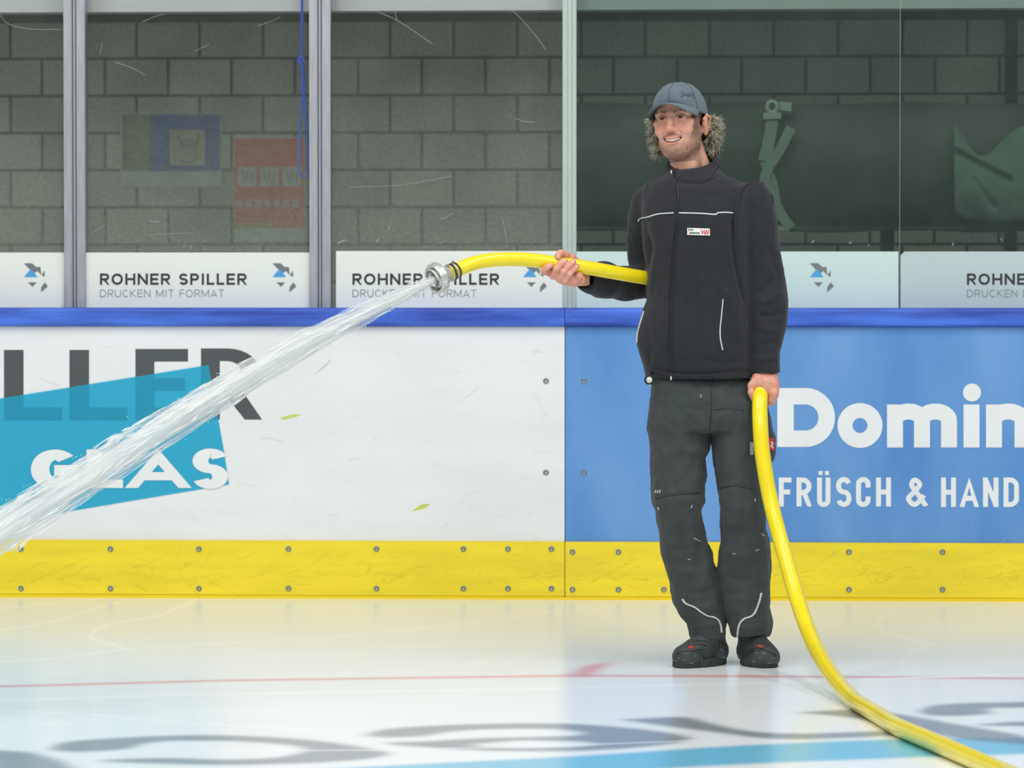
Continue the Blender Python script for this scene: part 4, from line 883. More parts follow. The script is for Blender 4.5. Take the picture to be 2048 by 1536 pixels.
# round tag hanging at the belt
h = P(1298, 760, Y(-.10)); c_ = h
tagp = MB().lathe([(0, .0001), (0, .012), (.004, .0155), (.012, .0155), (.016, .012), (.016, .0001)], h, (0, 1, 0), 24).build('belt_reel', m_blk, trousers, True)
MB().lathe([(0, .0001), (0, .009), (.002, .0098), (.003, .0098)], h + Vector((.001, -.0032, 0)), (0, 1, 0), 24).build('reel_face', mat('reel_white', (205, 212, 205), rough=.3), tagp, True)
MB().tube([h + Vector((0, .008, .012)), h + Vector((.006, .03, .022)), h + Vector((.02, .055, .022))], .003, 6).build('reel_clip', m_blk, tagp, True)
MB().tube([h + Vector((.001, .004, -.014)), h + Vector((.003, .004, -.020))], .0022, 6).build('reel_end', m_pip, tagp, True)

# ---------------- boots
m_boot = mat('black_boot_leather', (66, 74, 73), rough=.55, spec=.4, noise_amt=.4, nscale=18, bump=.5, bscale=60)
m_sole = mat('boot_sole_rubber', (52, 58, 57), rough=.8, noise_amt=.3, nscale=30, bump=.4, bscale=150)
def boot(ax, ay_toe, toe, heel, ank, name):
    """toe / heel: px positions of sole tips; built around the line heel->toe on the ice"""
    T = G(*toe); H = G(*heel); d = (T - H); L = d.length; d.normalize(); s_ = Vector((-d.y, d.x, 0))
    f = Field(np.array((min(T.x, H.x) - .09, min(T.y, H.y) - .09, -.01)), np.array((max(T.x, H.x) + .09, max(T.y, H.y) + .09, .20)), .0040)
    q = lambda t, w_, z: H + d * (t * L) + s_ * w_ + Vector((0, 0, z))
    f.chain([q(.12, 0, .040), q(.55, 0, .042)], [.034, .036], k=.02)
    f.chain([q(.50, -.004, .042), q(.84, .0, .036)], [.038, .036], k=.02)
    f.chain([q(.78, -.012, .034), q(.86, -.010, .032)], [.036, .033], k=.012); f.chain([q(.78, .012, .034), q(.87, .010, .032)], [.036, .033], k=.012)
    f.chain([q(.14, 0, .05), q(.24, 0, .11), q(.28, 0, .17)], [.034, .038, .038], k=.025)
    f.chain([q(.34, 0, .088), q(.62, 0, .062)], [.030, .026], k=.03)
    # toe bumper ridge, seams and laces
    f.chain([q(.66, .043, .030), q(.70, .030, .062), q(.71, 0, .078), q(.70, -.030, .062), q(.66, -.043, .030)], [.0045] * 5, k=.006)
    f.box((f.lo[0], f.lo[1], -.05), (f.lo[0] + 1, f.lo[1] + 1, .012), k=.002, op='cut')
    V_, Q_ = f.mesh(1)
    N_ = vnormals(V_, Q_); V_ = V_ + N_ * (np.array([noise.fractal((v[0] * 45, v[1] * 45, v[2] * 45), 1, 2, 3) for v in V_]) * .0012)[:, None]
    b = fastmesh('boot', V_, Q_, m_boot, MAN)
    # lugged sole
    mb = MB(); n = 40; out = []
    for i in range(n):
        a = 2 * math.pi * i / n; t = .5 + .5 * math.cos(a); w_ = .046 * (1 + .16 * math.cos(a) - .14 * math.cos(2 * a)) * math.sin(a)
        t = .5 + .53 * math.copysign(abs(math.cos(a)) ** .8, math.cos(a)); w_ = math.copysign(abs(math.sin(a)) ** .7, math.sin(a)) * (.044 + .007 * math.cos(a) - .006 * math.sin(a * 2) ** 2)
        out.append(H + d * (t * L) + s_ * w_)
    V2 = []
    for z, e_ in ((.001, -.002), (.004, .002), (.020, .003), (.028, -.003)):
        for i, p in enumerate(out):
            c_ = H + d * (L * .5); r_ = (p - c_); lug = (.0022 if i % 2 else -.0015) if z < .02 else 0; V2.append(Vector((p.x, p.y, 0)) + r_.normalized() * (e_ + lug) + Vector((0, 0, z)))
    mb.add(V2, [(r_ * n + i, r_ * n + (i + 1) % n, (r_ + 1) * n + (i + 1) % n, (r_ + 1) * n + i) for r_ in range(3) for i in range(n)] + [tuple(range(n))[::-1], tuple(range(3 * n, 4 * n))])
    mb.build('sole', m_sole, b)
    bv = BVHTree.FromPolygons([tuple(v) for v in V_], [tuple(int(i) for i in q_) for q_ in Q_])
    return b, bv
bt1, bvb1 = boot(0, 0, (1357, 1336), (1444, 1328), 0, 'boot'); bt2, bvb2 = boot(0, 0, (1541, 1336), (1491, 1328), 0, 'boot')
bt1['label'] = 'black boot with a small red tag, toe pointing left'; bt2['label'] = 'black boot with a small red tag, toe pointing right'
stripe('red_tag', [(1376.5, 1296), (1386, 1293.5)], 4, m_red, bvb1, bt1, .002, 3); stripe('red_tag', [(1516.5, 1292), (1526, 1294)], 4, m_red, bvb2, bt2, .002, 3)

# ---------------- head, neck and hands: the body
HC = P(1358.5, 239.5, Y(.015))                    # between the ears at eye height
ya, ro, pt = R(17), R(4.5), R(-3)
RZ = np.array([[math.cos(ya), math.sin(ya), 0], [-math.sin(ya), math.cos(ya), 0], [0, 0, 1]])
RY = np.array([[math.cos(ro), 0, -math.sin(ro)], [0, 1, 0], [math.sin(ro), 0, math.cos(ro)]])
RX = np.array([[1, 0, 0], [0, math.cos(pt), -math.sin(pt)], [0, math.sin(pt), math.cos(pt)]])
HR = RY @ RZ @ RX
def hw(p): return np.array(HC) + np.asarray(p, float) @ HR.T
def hloc(V): return (np.asarray(V) - np.array(HC)) @ HR
h = Field((-.105, -.145, -.195), (.105, .125, .135), .0017)
h.ell((0, .012, .030), (.070, .090, .078), k=.01)                       # skull
h.ell((0, -.028, -.036), (.063, .062, .090), k=.03)                     # face
h.ell((0, -.060, -.101), (.031, .026, .022), k=.03)                     # chin
for s_ in (-1, 1):
    h.chain([(s_ * .058, .004, -.040), (s_ * .050, -.014, -.078), (s_ * .022, -.054, -.106)], [.014, .013, .013], k=.022)   # jaw
    h.ell((s_ * .041, -.066, -.036), (.020, .018, .018), k=.018)        # smiling cheek
    h.ell((s_ * .052, -.048, -.012), (.018, .022, .014), k=.016)        # cheekbone
    h.chain([(s_ * .012, -.086, .018), (s_ * .034, -.082, .023), (s_ * .052, -.062, .016)], [.008, .009, .008], k=.012)     # brow ridge
    h.ell((s_ * .031, -.096, .001), (.017, .014, .0115), k=.012, op='cut')   # eye socket
    h.ell((s_ * .0315, -.0745, .0), (.0135, .0125, .0125), k=.003)      # lids over the eyeball
    h.chain([(s_ * .019, -.087, .0015), (s_ * .031, -.0905, .0062), (s_ * .044, -.082, .0015)], [.0022, .0026, .0022], k=.003)
    h.chain([(s_ * .019, -.086, -.001), (s_ * .031, -.0885, -.0062), (s_ * .044, -.081, -.001)], [.002, .0022, .002], k=.003)
    h.ell((s_ * .031, -.090, .0), (.0122, .0072, .0046), k=.001, op='cut')   # opening
    h.ell((s_ * .0125, -.098, -.039), (.0082, .0105, .0078), k=.006)    # nostril wing
    h.ell((s_ * .0075, -.101, -.0475), (.0036, .0055, .0035), k=.002, op='cut')
    h.chain([(s_ * .017, -.094, -.036), (s_ * .030, -.082, -.050), (s_ * .038, -.072, -.074)], [.0024, .0024, .0015], k=.006, op='cut')   # smile fold
h.ell((0, -.040, .040), (.054, .046, .038), k=.02)                      # forehead
h.chain([(0, -.088, .012), (0, -.099, -.012), (0, -.109, -.032)], [.0085, .0085, .0095], k=.012)
h.ell((0, -.111, -.0365), (.0105, .0100, .0088), k=.007)
h.ell((0, -.074, -.068), (.032, .021, .022), k=.014)                    # mouth mound
# lips and open smile
def mouth(t, z0, curve, y0=-.0965): return (t * .031, y0 + .019 * t * t, z0 - .0095 + curve * t * t)
tt = np.linspace(-1, 1, 9)
h.chain([mouth(t, -.0575, .0050) for t in tt], [.0018, .0022, .0025, .0026, .0023, .0026, .0025, .0022, .0018], k=.004)
h.chain([mouth(t, -.0735, .0185, -.0950) for t in tt], [.0020, .0026, .0030, .0033, .0034, .0033, .0030, .0026, .0020], k=.004)
for t in np.linspace(-.86, .86, 13):
    m_ = mouth(t, -.0645, .0120, -.098); h.ell(m_, (.0042, .0140, .0054 * (1 - .72 * t * t) + .0006), k=.0012, op='cut')
# ears
for s_ in (-1, 1):
    rot = np.array([[math.cos(s_ * .45), -math.sin(s_ * .45), 0], [math.sin(s_ * .45), math.cos(s_ * .45), 0], [0, 0, 1]])
    h.ell((s_ * .0790, .016, -.025), (.0095, .019, .031), k=.006, rot=rot)
    h.ell((s_ * .0925, .014, -.017), (.0055, .0105, .020), k=.004, op='cut', rot=rot)
    h.ell((s_ * .0840, .020, -.014), (.0045, .015, .024), k=.004)
    h.chain([(s_ * .078, .001, -.005), (s_ * .088, .012, .010), (s_ * .095, .028, -.001), (s_ * .092, .029, -.023), (s_ * .082, .014, -.051)], [.0028, .0030, .0032, .0032, .0048], k=.003)
    h.ell((s_ * .078, -.002, -.023), (.0035, .004, .007), k=.003)
# neck inside the collar
nb = hloc([tuple(P(1386, 352, Y(.04)))])[0]
h.cap((0, .022, -.05), (nb[0] * .75, nb[1] * .6 + .01, -.149), .056, .060, k=.020); h.cap((nb[0] * .75, nb[1] * .6 + .01, -.149), (nb[0], nb[1] * .8 + .01, -.19), .060, .06, k=.01)
Vh, Qh = h.mesh(1)
# skin's own lips, brows, stubble, plus shade painted into nostrils and mouth
sk = np.array(lin((228, 172, 148))); x, y, z = Vh[:, 0], Vh[:, 1], Vh[:, 2]
Ch = np.tile(sk, (len(Vh), 1))
def mixc(mask, c): 
    global Ch
    mask = np.clip(mask, 0, 1)[:, None]; Ch = Ch * (1 - mask) + np.array(lin(c)) * mask
g_ = lambda cx, cy, cz, rx, ry, rz: np.exp(-(((x - cx) / rx) ** 2 + ((y - cy) / ry) ** 2 + ((z - cz) / rz) ** 2))
for s_ in (-1, 1): mixc(.5 * g_(s_ * .040, -.08, -.030, .018, .03, .014), (222, 136, 118)); mixc(.8 * g_(s_ * .084, .012, -.024, .008, .010, .018), (205, 104, 84)); mixc(.35 * g_(s_ * .031, -.085, -.012, .014, .02, .006), (176, 112, 98))
mixc(.6 * g_(0, -.11, -.034, .013, .02, .012), (226, 122, 102))
nzv = np.array([noise.fractal((v[0] * 160, v[1] * 160, v[2] * 160), 1, 2, 3) for v in Vh])
front = np.clip((.015 - y) / .02, 0, 1)
jawline = np.clip((-.078 - z) / .022 + np.abs(x) * 16 - .30, 0, 1) * np.clip((-z - .020 + np.abs(x) * .25) / .012, 0, 1)
side = np.clip((np.abs(x) - .044) / .018, 0, 1) * np.clip((.020 - z) / .02, 0, 1) * (y > -.062) * np.clip((.006 - y) / .012, 0, 1)
chin_ = np.clip((-.098 - z) / .008, 0, 1)
mous = np.exp(-((z + .0560 - .0025 * np.cos(x * 60) + x * x * 3.0) / .0048) ** 2) * (np.abs(x) < .034) * (y < -.07) * 1.4
under = np.clip((-.114 - z) / .008, 0, 1) * np.clip((-.01 - y) / .02, 0, 1) * .6 * (z > -.136)
beard = np.maximum.reduce([jawline * .75 * (z > -.136), side * .85, chin_ * .55 * (z > -.134), mous * .55, under]) * front
beard = beard * np.clip(.88 + nzv * .3 + rng.uniform(-.28, .2, len(Vh)), .3, 1.1)
lipz = mouth
upl = np.exp(-((z - (-.0660 + .0050 * (x / .031) ** 2)) / .0020) ** 2) * (np.abs(x) < .029) * (y < -.078)
lol = np.exp(-((z - (-.0830 + .0185 * (x / .031) ** 2)) / .0042) ** 2) * (np.abs(x) < .027) * (y < -.078)
mixc(beard, (92, 72, 60)); mixc(np.maximum(upl, lol) * .6, (208, 120, 110))
inm = (np.abs(x) < .027) * np.exp(-((z + .0745 - .0120 * (x / .031) ** 2) / .0040) ** 2) * (y > -.0925) * (y < -.07); mixc(inm * .9, (60, 20, 18))
for s_ in (-1, 1):
    u = (x * s_ - .013) / .037; zc_ = .0175 + .0035 * np.sin(np.clip(u, 0, 1) * math.pi * .9)
    mixc(np.exp(-((z - zc_) / (.0054 - .0020 * np.clip(u, 0, 1))) ** 2) * (u > -.05) * (u < 1.02) * (y < -.045) * np.clip(.9 + nzv * .4, 0, 1) * .95, (58, 40, 32))
    mixc(np.exp(-((z - .0058 + ((x * s_ - .031) / .0135) ** 2 * .0045) / .0016) ** 2) * (np.abs(x * s_ - .031) < .0135) * (y < -.07) * .8, (70, 46, 38))
    mixc(.6 * g_(s_ * .0075, -.1, -.0475, .0035, .008, .003), (90, 40, 34))
# temple hair under the cap
mixc(np.clip((np.abs(x) - .060) / .005, 0, 1) * np.clip((z - .000) / .01, 0, 1) * (y < .004) * (np.abs(x) < .075) * .9, (60, 48, 40))
Vhw = hw(Vh)

def hand_field(pts_list, lo, hi, res=.0019):
    f = Field(lo, hi, res)
    for fn in pts_list: fn(f)
    V_, Q_ = f.mesh(1); return V_, Q_
px_ = lambda x, y, dy: np.array(P(x, y, Y(dy)))
# hose course (needed to close the hands round it)
HOSE1 = [(894, 549, -.357), (913, 540.5, -.335), (930, 533, -.325), (955, 524.5, -.31), (990, 519.5, -.29), (1030, 518.5, -.265), (1064, 520.5, -.245), (1100, 525, -.22), (1140, 530.5, -.195), (1180, 536.5, -.160), (1220, 543.5, -.113), (1260, 550.5, -.055), (1290, 555.5, .0), (1312, 560, .07), (1345, 575, .2)]
def hz(xq): return float(np.interp(xq, [a[0] for a in HOSE1], [a[2] for a in HOSE1])), float(np.interp(xq, [a[0] for a in HOSE1], [a[1] for a in HOSE1]))
def H1(f):
    d0, _ = hz(1125); rr = .0222
    q = lambda x, y, off: px_(x, y, hz(x)[0] + off)
    f.chain([px_(1176, 556, -.075), q(1150, 554, .030), q(1134, 553, .006)], [.026, .027, .020], k=.012)      # wrist into palm
    f.ell(q(1148, 554, .010), (.024, .022, .020), k=.010)
    f.chain([q(1160, 561, .0), q(1145, 562, .0), q(1130, 562, -.004)], [.017, .017, .013], k=.010)
    f.ell(q(1158, 553, -.022), (.013, .012, .015), k=.008)                                               # heel of the thumb side
    # fingers: knuckle below the hose, up over its near side
    f.chain([q(1132, 558, .006), q(1112, 550, -.006), q(1106, 552, -.018), q(1113, 538, -.034), q(1122, 527, -.033), q(1130, 521.5, -.027)], [.013, .0115, .0108, .0105, .0098, .0086], k=.0045)
    f.chain([q(1140, 562, .004), q(1122, 560, -.008), q(1118, 558, -.022), q(1127, 544, -.0355), q(1138, 531, -.034), q(1147, 523, -.028)], [.013, .0115, .0108, .0105, .0098, .0086], k=.0045)
    f.chain([q(1148, 564, .0), q(1134, 564, -.010), q(1129, 562, -.022), q(1138, 549, -.035), q(1147, 539, -.034), q(1154.5, 532, -.030)], [.012, .0108, .0100, .0094, .0086, .0078], k=.004)
    # index, spread away to the left
    f.chain([q(1126, 554, .010), q(1108, 548, .006), q(1090, 543, -.008), q(1087, 540.5, -.022), q(1094, 535, -.033), q(1101, 530.5, -.034)], [.013, .0115, .0105, .0102, .0098, .0088], k=.0045)
    # thumb coming over the top
    f.chain([q(1158, 545, .038), q(1152, 524, .026), q(1143, 515, .014), q(1131, 509, .004), q(1121, 506.5, -.008), q(1116.5, 511, -.018), q(1115.5, 515, -.020)], [.016, .0125, .0112, .0100, .0108, .0100, .0080], k=.006)
    f.chain([q(1095, 545, .012), q(1145, 556, .016)], [.010, .016], k=.01)
a_ = px_(1078, 590, -.32); b_ = px_(1182, 494, .0)
VH1, QH1 = hand_field([H1], a_, b_)
def H2(f):
    q = lambda x, y, off: px_(x, y, -.065 + off)
    f.chain([q(1530, 735, 0), q(1530, 752, 0)], [.028, .030], k=.01)
    f.loft([(P(1530, y, Y(-.065)).z, P(a, y, Y(-.065)).x, P(b, y, Y(-.065)).x, Y(-.065 + dy), ry) for y, a, b, dy, ry in
            ((747, 1505, 1556, 0, .034), (758, 1501, 1558, 0, .038), (772, 1499, 1558, 0, .042), (784, 1502, 1556, .004, .042), (796, 1512, 1550, .012, .034), (803, 1520, 1544, .02, .024))], k=.006, p=2.3)
    f.chain([q(1550, 768, -.026), q(1549, 786, -.032), q(1543, 800, -.024), q(1535, 806, -.008)], [.0125, .0115, .0108, .010], k=.005)     # index
    f.chain([q(1552, 770, -.004), q(1550, 790, -.008), q(1544, 804, -.004), q(1536, 808, .006)], [.0125, .0115, .0105, .0095], k=.004)     # middle
    f.chain([q(1550, 772, .018), q(1548, 790, .016), q(1541, 803, .018), q(1534, 806, .022)], [.012, .011, .010, .009], k=.004)
    f.chain([q(1546, 773, .036), q(1544, 788, .036), q(1538, 798, .034), q(1533, 801, .032)], [.0105, .0098, .009, .008], k=.004)
    f.chain([q(1514, 756, -.024), q(1503, 771, -.032), q(1502.5, 785, -.036), q(1507, 798, -.034)], [.014, .0118, .0105, .0088], k=.006)    # thumb
    f.chain([q(1520, 762, -.028), q(1540, 762, -.028)], [.013, .013], k=.012)
    f.cap(q(1519, 779, -.050), q(1519, 800, -.040), .016, .018, k=.003, op='cut')
a_ = px_(1484, 822, -.18); b_ = px_(1578, 728, .06)
VH2, QH2 = hand_field([H2], a_, b_)
# hidden frame of the body under the clothes, meeting neck, wrists and boots
fb = Field((P(1240, 900, YM).x, Y(-.26), .05), (P(1580, 900, YM).x, Y(.30), P(1400, 318, YM).z), .011)
bp_ = lambda x, y, d: P(x, y, Y(d))
fb.ell(bp_(1388, 430, .02), (.13, .08, .16), k=.05); fb.ell(bp_(1395, 600, .01), (.12, .08, .16), k=.05); fb.ell(bp_(1412, 770, .01), (.125, .08, .11), k=.05)
fb.chain([bp_(1386, 345, .045), bp_(1388, 380, .03)], [.044, .05], k=.03)
fb.chain([bp_(1470, 395, .02), bp_(1512, 420, .0), bp_(1525, 570, -.02), bp_(1531, 700, -.055), bp_(1531, 745, -.063)], [.05, .043, .036, .028, .027], k=.03)
fb.chain([bp_(1330, 395, .05), bp_(1305, 420, .09), bp_(1295, 540, .14), bp_(1250, 566, .055), bp_(1176, 556, -.07)], [.045, .040, .034, .03, .026], k=.03)
fb.chain([bp_(1360, 800, 0), bp_(1362, 1010, -.02), bp_(1412, 1240, .02), bp_(1420, 1290, .02)], [.075, .055, .04, .036], k=.02)
fb.chain([bp_(1470, 800, 0), bp_(1484, 1010, -.025), bp_(1504, 1240, .01), bp_(1504, 1290, .01)], [.075, .055, .04, .036], k=.02)
Vb, Qb = fb.mesh(1)
def skinC(V_, knuck=()):
    c = np.tile(np.array(lin((226, 170, 148))), (len(V_), 1)); n = np.array([noise.noise((v[0] * 60, v[1] * 60, v[2] * 60)) for v in V_])[:, None]
    red = np.array(lin((218, 138, 118))); m = np.clip(.35 + n * .8, 0, .8); c = c * (1 - m) + red * m
    ax_, ay_ = proj(V_)
    for kx, ky, kr, kc, kk in knuck:
        m = np.exp(-(((ax_ - kx) ** 2 + (ay_ - ky) ** 2) / kr ** 2))[:, None] * kk; c = c * (1 - m) + np.array(lin(kc)) * m
    return c
nail = (236, 200, 190)
C1 = skinC(VH1, [(1116, 511, 3.2, nail, .9), (1129, 522, 2.6, nail, .8), (1146, 524, 2.6, nail, .8), (1153, 533, 2.2, nail, .7), (1099, 531, 2.4, nail, .5), (1108, 553, 5, (222, 136, 122), .6), (1119, 559, 5, (222, 136, 122), .6)])
C2 = skinC(VH2, [(1550, 770, 6, (214, 130, 108), .6), (1505, 772, 5, (214, 130, 108), .4), (1511, 779, 3, (180, 90, 76), .6)])
allV = np.concatenate([Vhw, VH1, VH2, Vb]); o1, o2, o3 = len(Vhw), len(Vhw) + len(VH1), len(Vhw) + len(VH1) + len(VH2)
allQ = np.concatenate([Qh, QH1 + o1, QH2 + o2, Qb + o3]); allC = np.concatenate([Ch, C1, C2, np.tile(sk, (len(Vb), 1))])
m_skin = mat('skin', (220, 165, 140), rough=.48, spec=.4, attr='Col', noise_amt=.08, nscale=120, bump=.15, bscale=900)
bs = m_skin.node_tree.nodes['Principled BSDF']; bs.inputs['Subsurface Weight'].default_value = .12; bs.inputs['Subsurface Radius'].default_value = (.010, .004, .002); bs.inputs['Subsurface Scale'].default_value = .6
body = fastmesh('body', allV, allQ, m_skin, MAN, allC)
# eyes and teeth
m_eye = mat('eye_white', (222, 216, 210), rough=.2); m_iris = mat('iris_brown', (58, 38, 28), rough=.15); m_teeth = mat('teeth', (250, 247, 240), rough=.25)
for s_ in (-1, 1):
    c_ = np.array((s_ * .0312, -.0742, .0)); eb = MB().ball((0, 0, 0), .0122, 20, 14); V_ = [hw(c_ + np.array(v)) for v in eb.v]
    e_ = mk('eye', V_, eb.f, m_eye, MAN, True)
    gd = np.array((.12, -.98, .0)); gd /= np.linalg.norm(gd); u_ = np.cross(gd, (0, 0, 1)); u_ /= np.linalg.norm(u_); w_ = np.cross(u_, gd); V_ = []
    for r_, o_ in ((.0001, .0134), (.003, .0131), (.0064, .0118), (.0068, .0104)):
        for k in range(16): V_.append(hw(c_ + gd * o_ + (u_ * math.cos(k * math.pi / 8) + w_ * math.sin(k * math.pi / 8)) * r_))
    mk('iris', V_, [(i * 16 + k, i * 16 + (k + 1) % 16, (i + 1) * 16 + (k + 1) % 16, (i + 1) * 16 + k) for i in range(3) for k in range(16)], m_iris, e_, True)
mb = MB()
for i in range(-5, 6):
    wd = [.0044, .0038, .0040, .0036, .0034, .003][abs(i)]; t = i * .0043 / .031; p = mouth(t, -.0615, .0095, -.0905)
    eb = MB().ball((0, 0, 0), (.0029 if abs(i) > 1 else .0031, .0022, .0052 - .0003 * abs(i)), 10, 8); V_ = [hw(np.array(p) + np.array(v)) for v in eb.v]; mb.add(V_, eb.f)
mb.build('teeth', m_teeth, MAN, True)

# ---------------- cap
m_cap = mat('grey_cap_cloth', (98, 112, 121), rough=.85, noise_amt=.12, nscale=60, bump=.3, bscale=1500, sheen=.15)
m_capd = mat('cap_stitch', (70, 80, 88), rough=.9); m_caplogo = mat('cap_logo_slate', (84, 94, 102), rough=.8); m_capu = mat('cap_underside', (78, 88, 94), rough=.9)
cc = np.array((0.0, .012, .036)); cr = np.array((.0865, .107, .088)); V_ = []; nu, nv = 72, 22
def dome(u, v):   # u around, v 0 rim .. 1 top
    a = u * 2 * math.pi; e_ = v * math.pi / 2; rim = (1 - v) ** 2 * (.016 * max(0, -math.sin(a)) ** 3 - .012 * max(0, math.sin(a)) - .022 * abs(math.cos(a)) ** 2)
    ce = math.cos(e_) ** .88; k = 1 + .012 * (abs(math.sin(3 * (a - math.pi / 2))) ** .5) - .004
    frontpush = 1 + .05 * max(0, -math.sin(a)) * math.sin(e_ * 2)
    return cc + np.array((cr[0] * ce * math.cos(a) * k, cr[1] * ce * math.sin(a) * k * frontpush, cr[2] * math.sin(e_) + rim - .004))
for j in range(nv + 1):
    for i in range(nu): V_.append(hw(dome(i / nu, j / nv)))
n0 = len(V_)
for j in range(nv + 1):
    for i in range(nu): p = dome(i / nu, j / nv); V_.append(hw(cc + (p - cc) * .972))
Fc = [(j * nu + i, j * nu + (i + 1) % nu, (j + 1) * nu + (i + 1) % nu, (j + 1) * nu + i) for j in range(nv) for i in range(nu)]
Fc += [tuple(n0 + q for q in f)[::-1] for f in Fc] + [(i, n0 + i, n0 + (i + 1) % nu, (i + 1) % nu) for i in range(nu)]
capo = mk('cap', V_, Fc, m_cap, MAN, True); capo['label'] = 'grey baseball cap with a darker emblem on the front'
# brim: arched visor, with thickness
V_ = []; nb_, nr = 30, 8
def brim(s, t, dz=0):
    a = R(-90 + s * 64); p0 = cc + np.array((cr[0] * 1.0 * math.cos(a), cr[1] * 1.0 * math.sin(a), +.010 - .004 * abs(s)))
    ext = .068 * math.sqrt(max(0, 1 - abs(s) ** 2.6)); fw = np.array((.10 * s, -1, 0))
    p = p0 + fw * ext * t; p[2] += -.034 * (p[0] / .078) ** 2 * (.6 + .4 * t) - .006 * t ** 2 + dz; return p
for dz in (.0016, -.0016):
    for j in range(nr + 1):
        for i in range(nb_ + 1): V_.append(hw(brim(-1 + 2 * i / nb_, j / nr, dz)))
n0 = (nb_ + 1) * (nr + 1); q = lambda i, j: j * (nb_ + 1) + i
Fc = [(q(i, j), q(i + 1, j), q(i + 1, j + 1), q(i, j + 1)) for j in range(nr) for i in range(nb_)]
Fc += [tuple(n0 + k for k in f)[::-1] for f in Fc] + [(q(i, nr), q(i + 1, nr), q(i + 1, nr) + n0, q(i, nr) + n0) for i in range(nb_)]
mk('visor', V_, Fc, m_cap, capo, True)
bvc = BVHTree.FromPolygons([tuple(v.co + Vector(parent_loc(MAN))) for v in capo.data.vertices], [tuple(p.vertices) for p in capo.data.polygons])
mb = MB()
for ua in (-90, -30, 210):
    mb.tube([hw(cc + (dome(((ua % 360) / 360), v) - cc) * 1.006) for v in np.linspace(.02, .98, 16)], .0010, 5)
mb.build('seam', m_capd, capo, True)
for pl in ([(1363, 182), (1366, 187), (1372, 190), (1379, 191), (1383, 189), (1386, 186)], [(1362, 193), (1366, 190), (1373, 188), (1380, 188), (1385, 192), (1387, 197)]): stripe('emblem', pl, 3.0, m_caplogo, bvc, capo, .0018, 5)

# ---------------- curly hair
rg = random.Random(11); mb = MB(); cols = []
def curl(p, d, L, rad, cr_, th, c):
    d = d.normalized(); a = d.orthogonal().normalized(); b = d.cross(a); n = 16; ph = rg.uniform(0, 6.28); tw = rg.choice([-1, 1]) * rg.uniform(9, 15); pts = []
    g = rg.uniform(.2, 1.0)
    for i in range(n):
        t = i / (n - 1); q = p + d * (L * t) + Vector((0, 0, -1)) * (L * .25 * t * t * g) + (a * math.cos(ph + tw * t) + b * math.sin(ph + tw * t)) * cr_ * (.3 + .7 * t); pts.append(q)
    n0 = len(mb.v); mb.tube(pts, [th * (1 - .6 * i / (n - 1)) for i in range(n)], 4, cap=False); cols.extend([c] * (len(mb.v) - n0))
HB = [(1426, 252, .06, 12, 22, .040, 230), (1430, 262, .05, 10, 20, .032, 160), (1423, 285, .055, 10, 17, .034, 150), (1418, 240, .05, 11, 9, .03, 90), (1308, 240, .05, 6, 11, .03, 70), (1308, 262, .045, 6, 20, .030, 150), (1312, 284, .045, 8, 16, .030, 150), (1318, 302, .05, 8, 8, .026, 90), (1426, 302, .055, 6, 8, .022, 60)]
tones = [(178, 172, 148), (150, 144, 122), (206, 202, 180), (112, 104, 86), (84, 76, 62)]
for cx_, cy_, dy_, rx_, ry_, rd, n in HB:
    C_ = P(cx_, cy_, Y(dy_)); wr = .6 if cx_ > 1360 else .75
    for _ in range(n):
        a = rg.uniform(0, 2 * math.pi); r_ = math.sqrt(rg.random()); q = Vector((math.cos(a) * r_ * rx_ * S, rg.uniform(-1, 1) * rd, math.sin(a) * r_ * ry_ * S))
        out = Vector((q.x * 1.2 + (.008 if cx_ > 1360 else -.008), q.y - .006, q.z * .3 - .012))
        fr = min(1, r_ + .2 * (q.y < 0)); c = lin(rg.choices(tones, [3, 3, 2 * fr, 1.6, 1.2 * (1.3 - fr)])[0])
        curl(C_ + q, out, rg.uniform(.014, .03), 0, rg.uniform(.0028, .0058), rg.uniform(.0008, .0013), c)
for _ in range(60):   # stray hairs
    sd = rg.choice([0, 1]); cx_, cy_ = ((1440, rg.uniform(232, 290)) if sd else (1297, rg.uniform(236, 316 - 10)))
    cx_ += (cy_ - 240) * .2 * (0 if sd else 1) * .8
    C_ = P(cx_, cy_, Y(.05 + rg.uniform(-.02, .02))); curl(C_, Vector((.02 if sd else -.02, -.01, rg.uniform(-.01, .012))), rg.uniform(.01, .022), 0, .003, .0004, lin((206, 202, 184)))
m_hair = mat('curly_greyish_blond_hair', (160, 150, 125), rough=.5, spec=.4, attr='Col')
hair = mb.build('hair', m_hair, MAN, True, np.array(cols))
hb_ = Field((P(1280, 200, YM).x, Y(-.03), P(1300, 330, YM).z), (P(1460, 200, YM).x, Y(.16), P(1300, 205, YM).z), .004)
for cx_, cy_, dy_, rx_, ry_, rd, n in HB: hb_.ell(P(cx_, cy_, Y(dy_ + .006)), (rx_ * S * .78, rd * .8, ry_ * S * .8), k=.008)
hb_.ell(hw((0, .060, -.02)), (.075, .045, .07), k=.02)
V_, Q_ = hb_.mesh(1); N_ = vnormals(V_, Q_); V_ = V_ + N_ * (np.array([noise.noise((v[0] * 150, v[1] * 150, v[2] * 150)) for v in V_]) * .004)[:, None]
hb2 = fastmesh('hair_mass', V_, Q_, mat('hair_depth', (70, 63, 50), rough=.8, noise_amt=.4, nscale=150), hair)

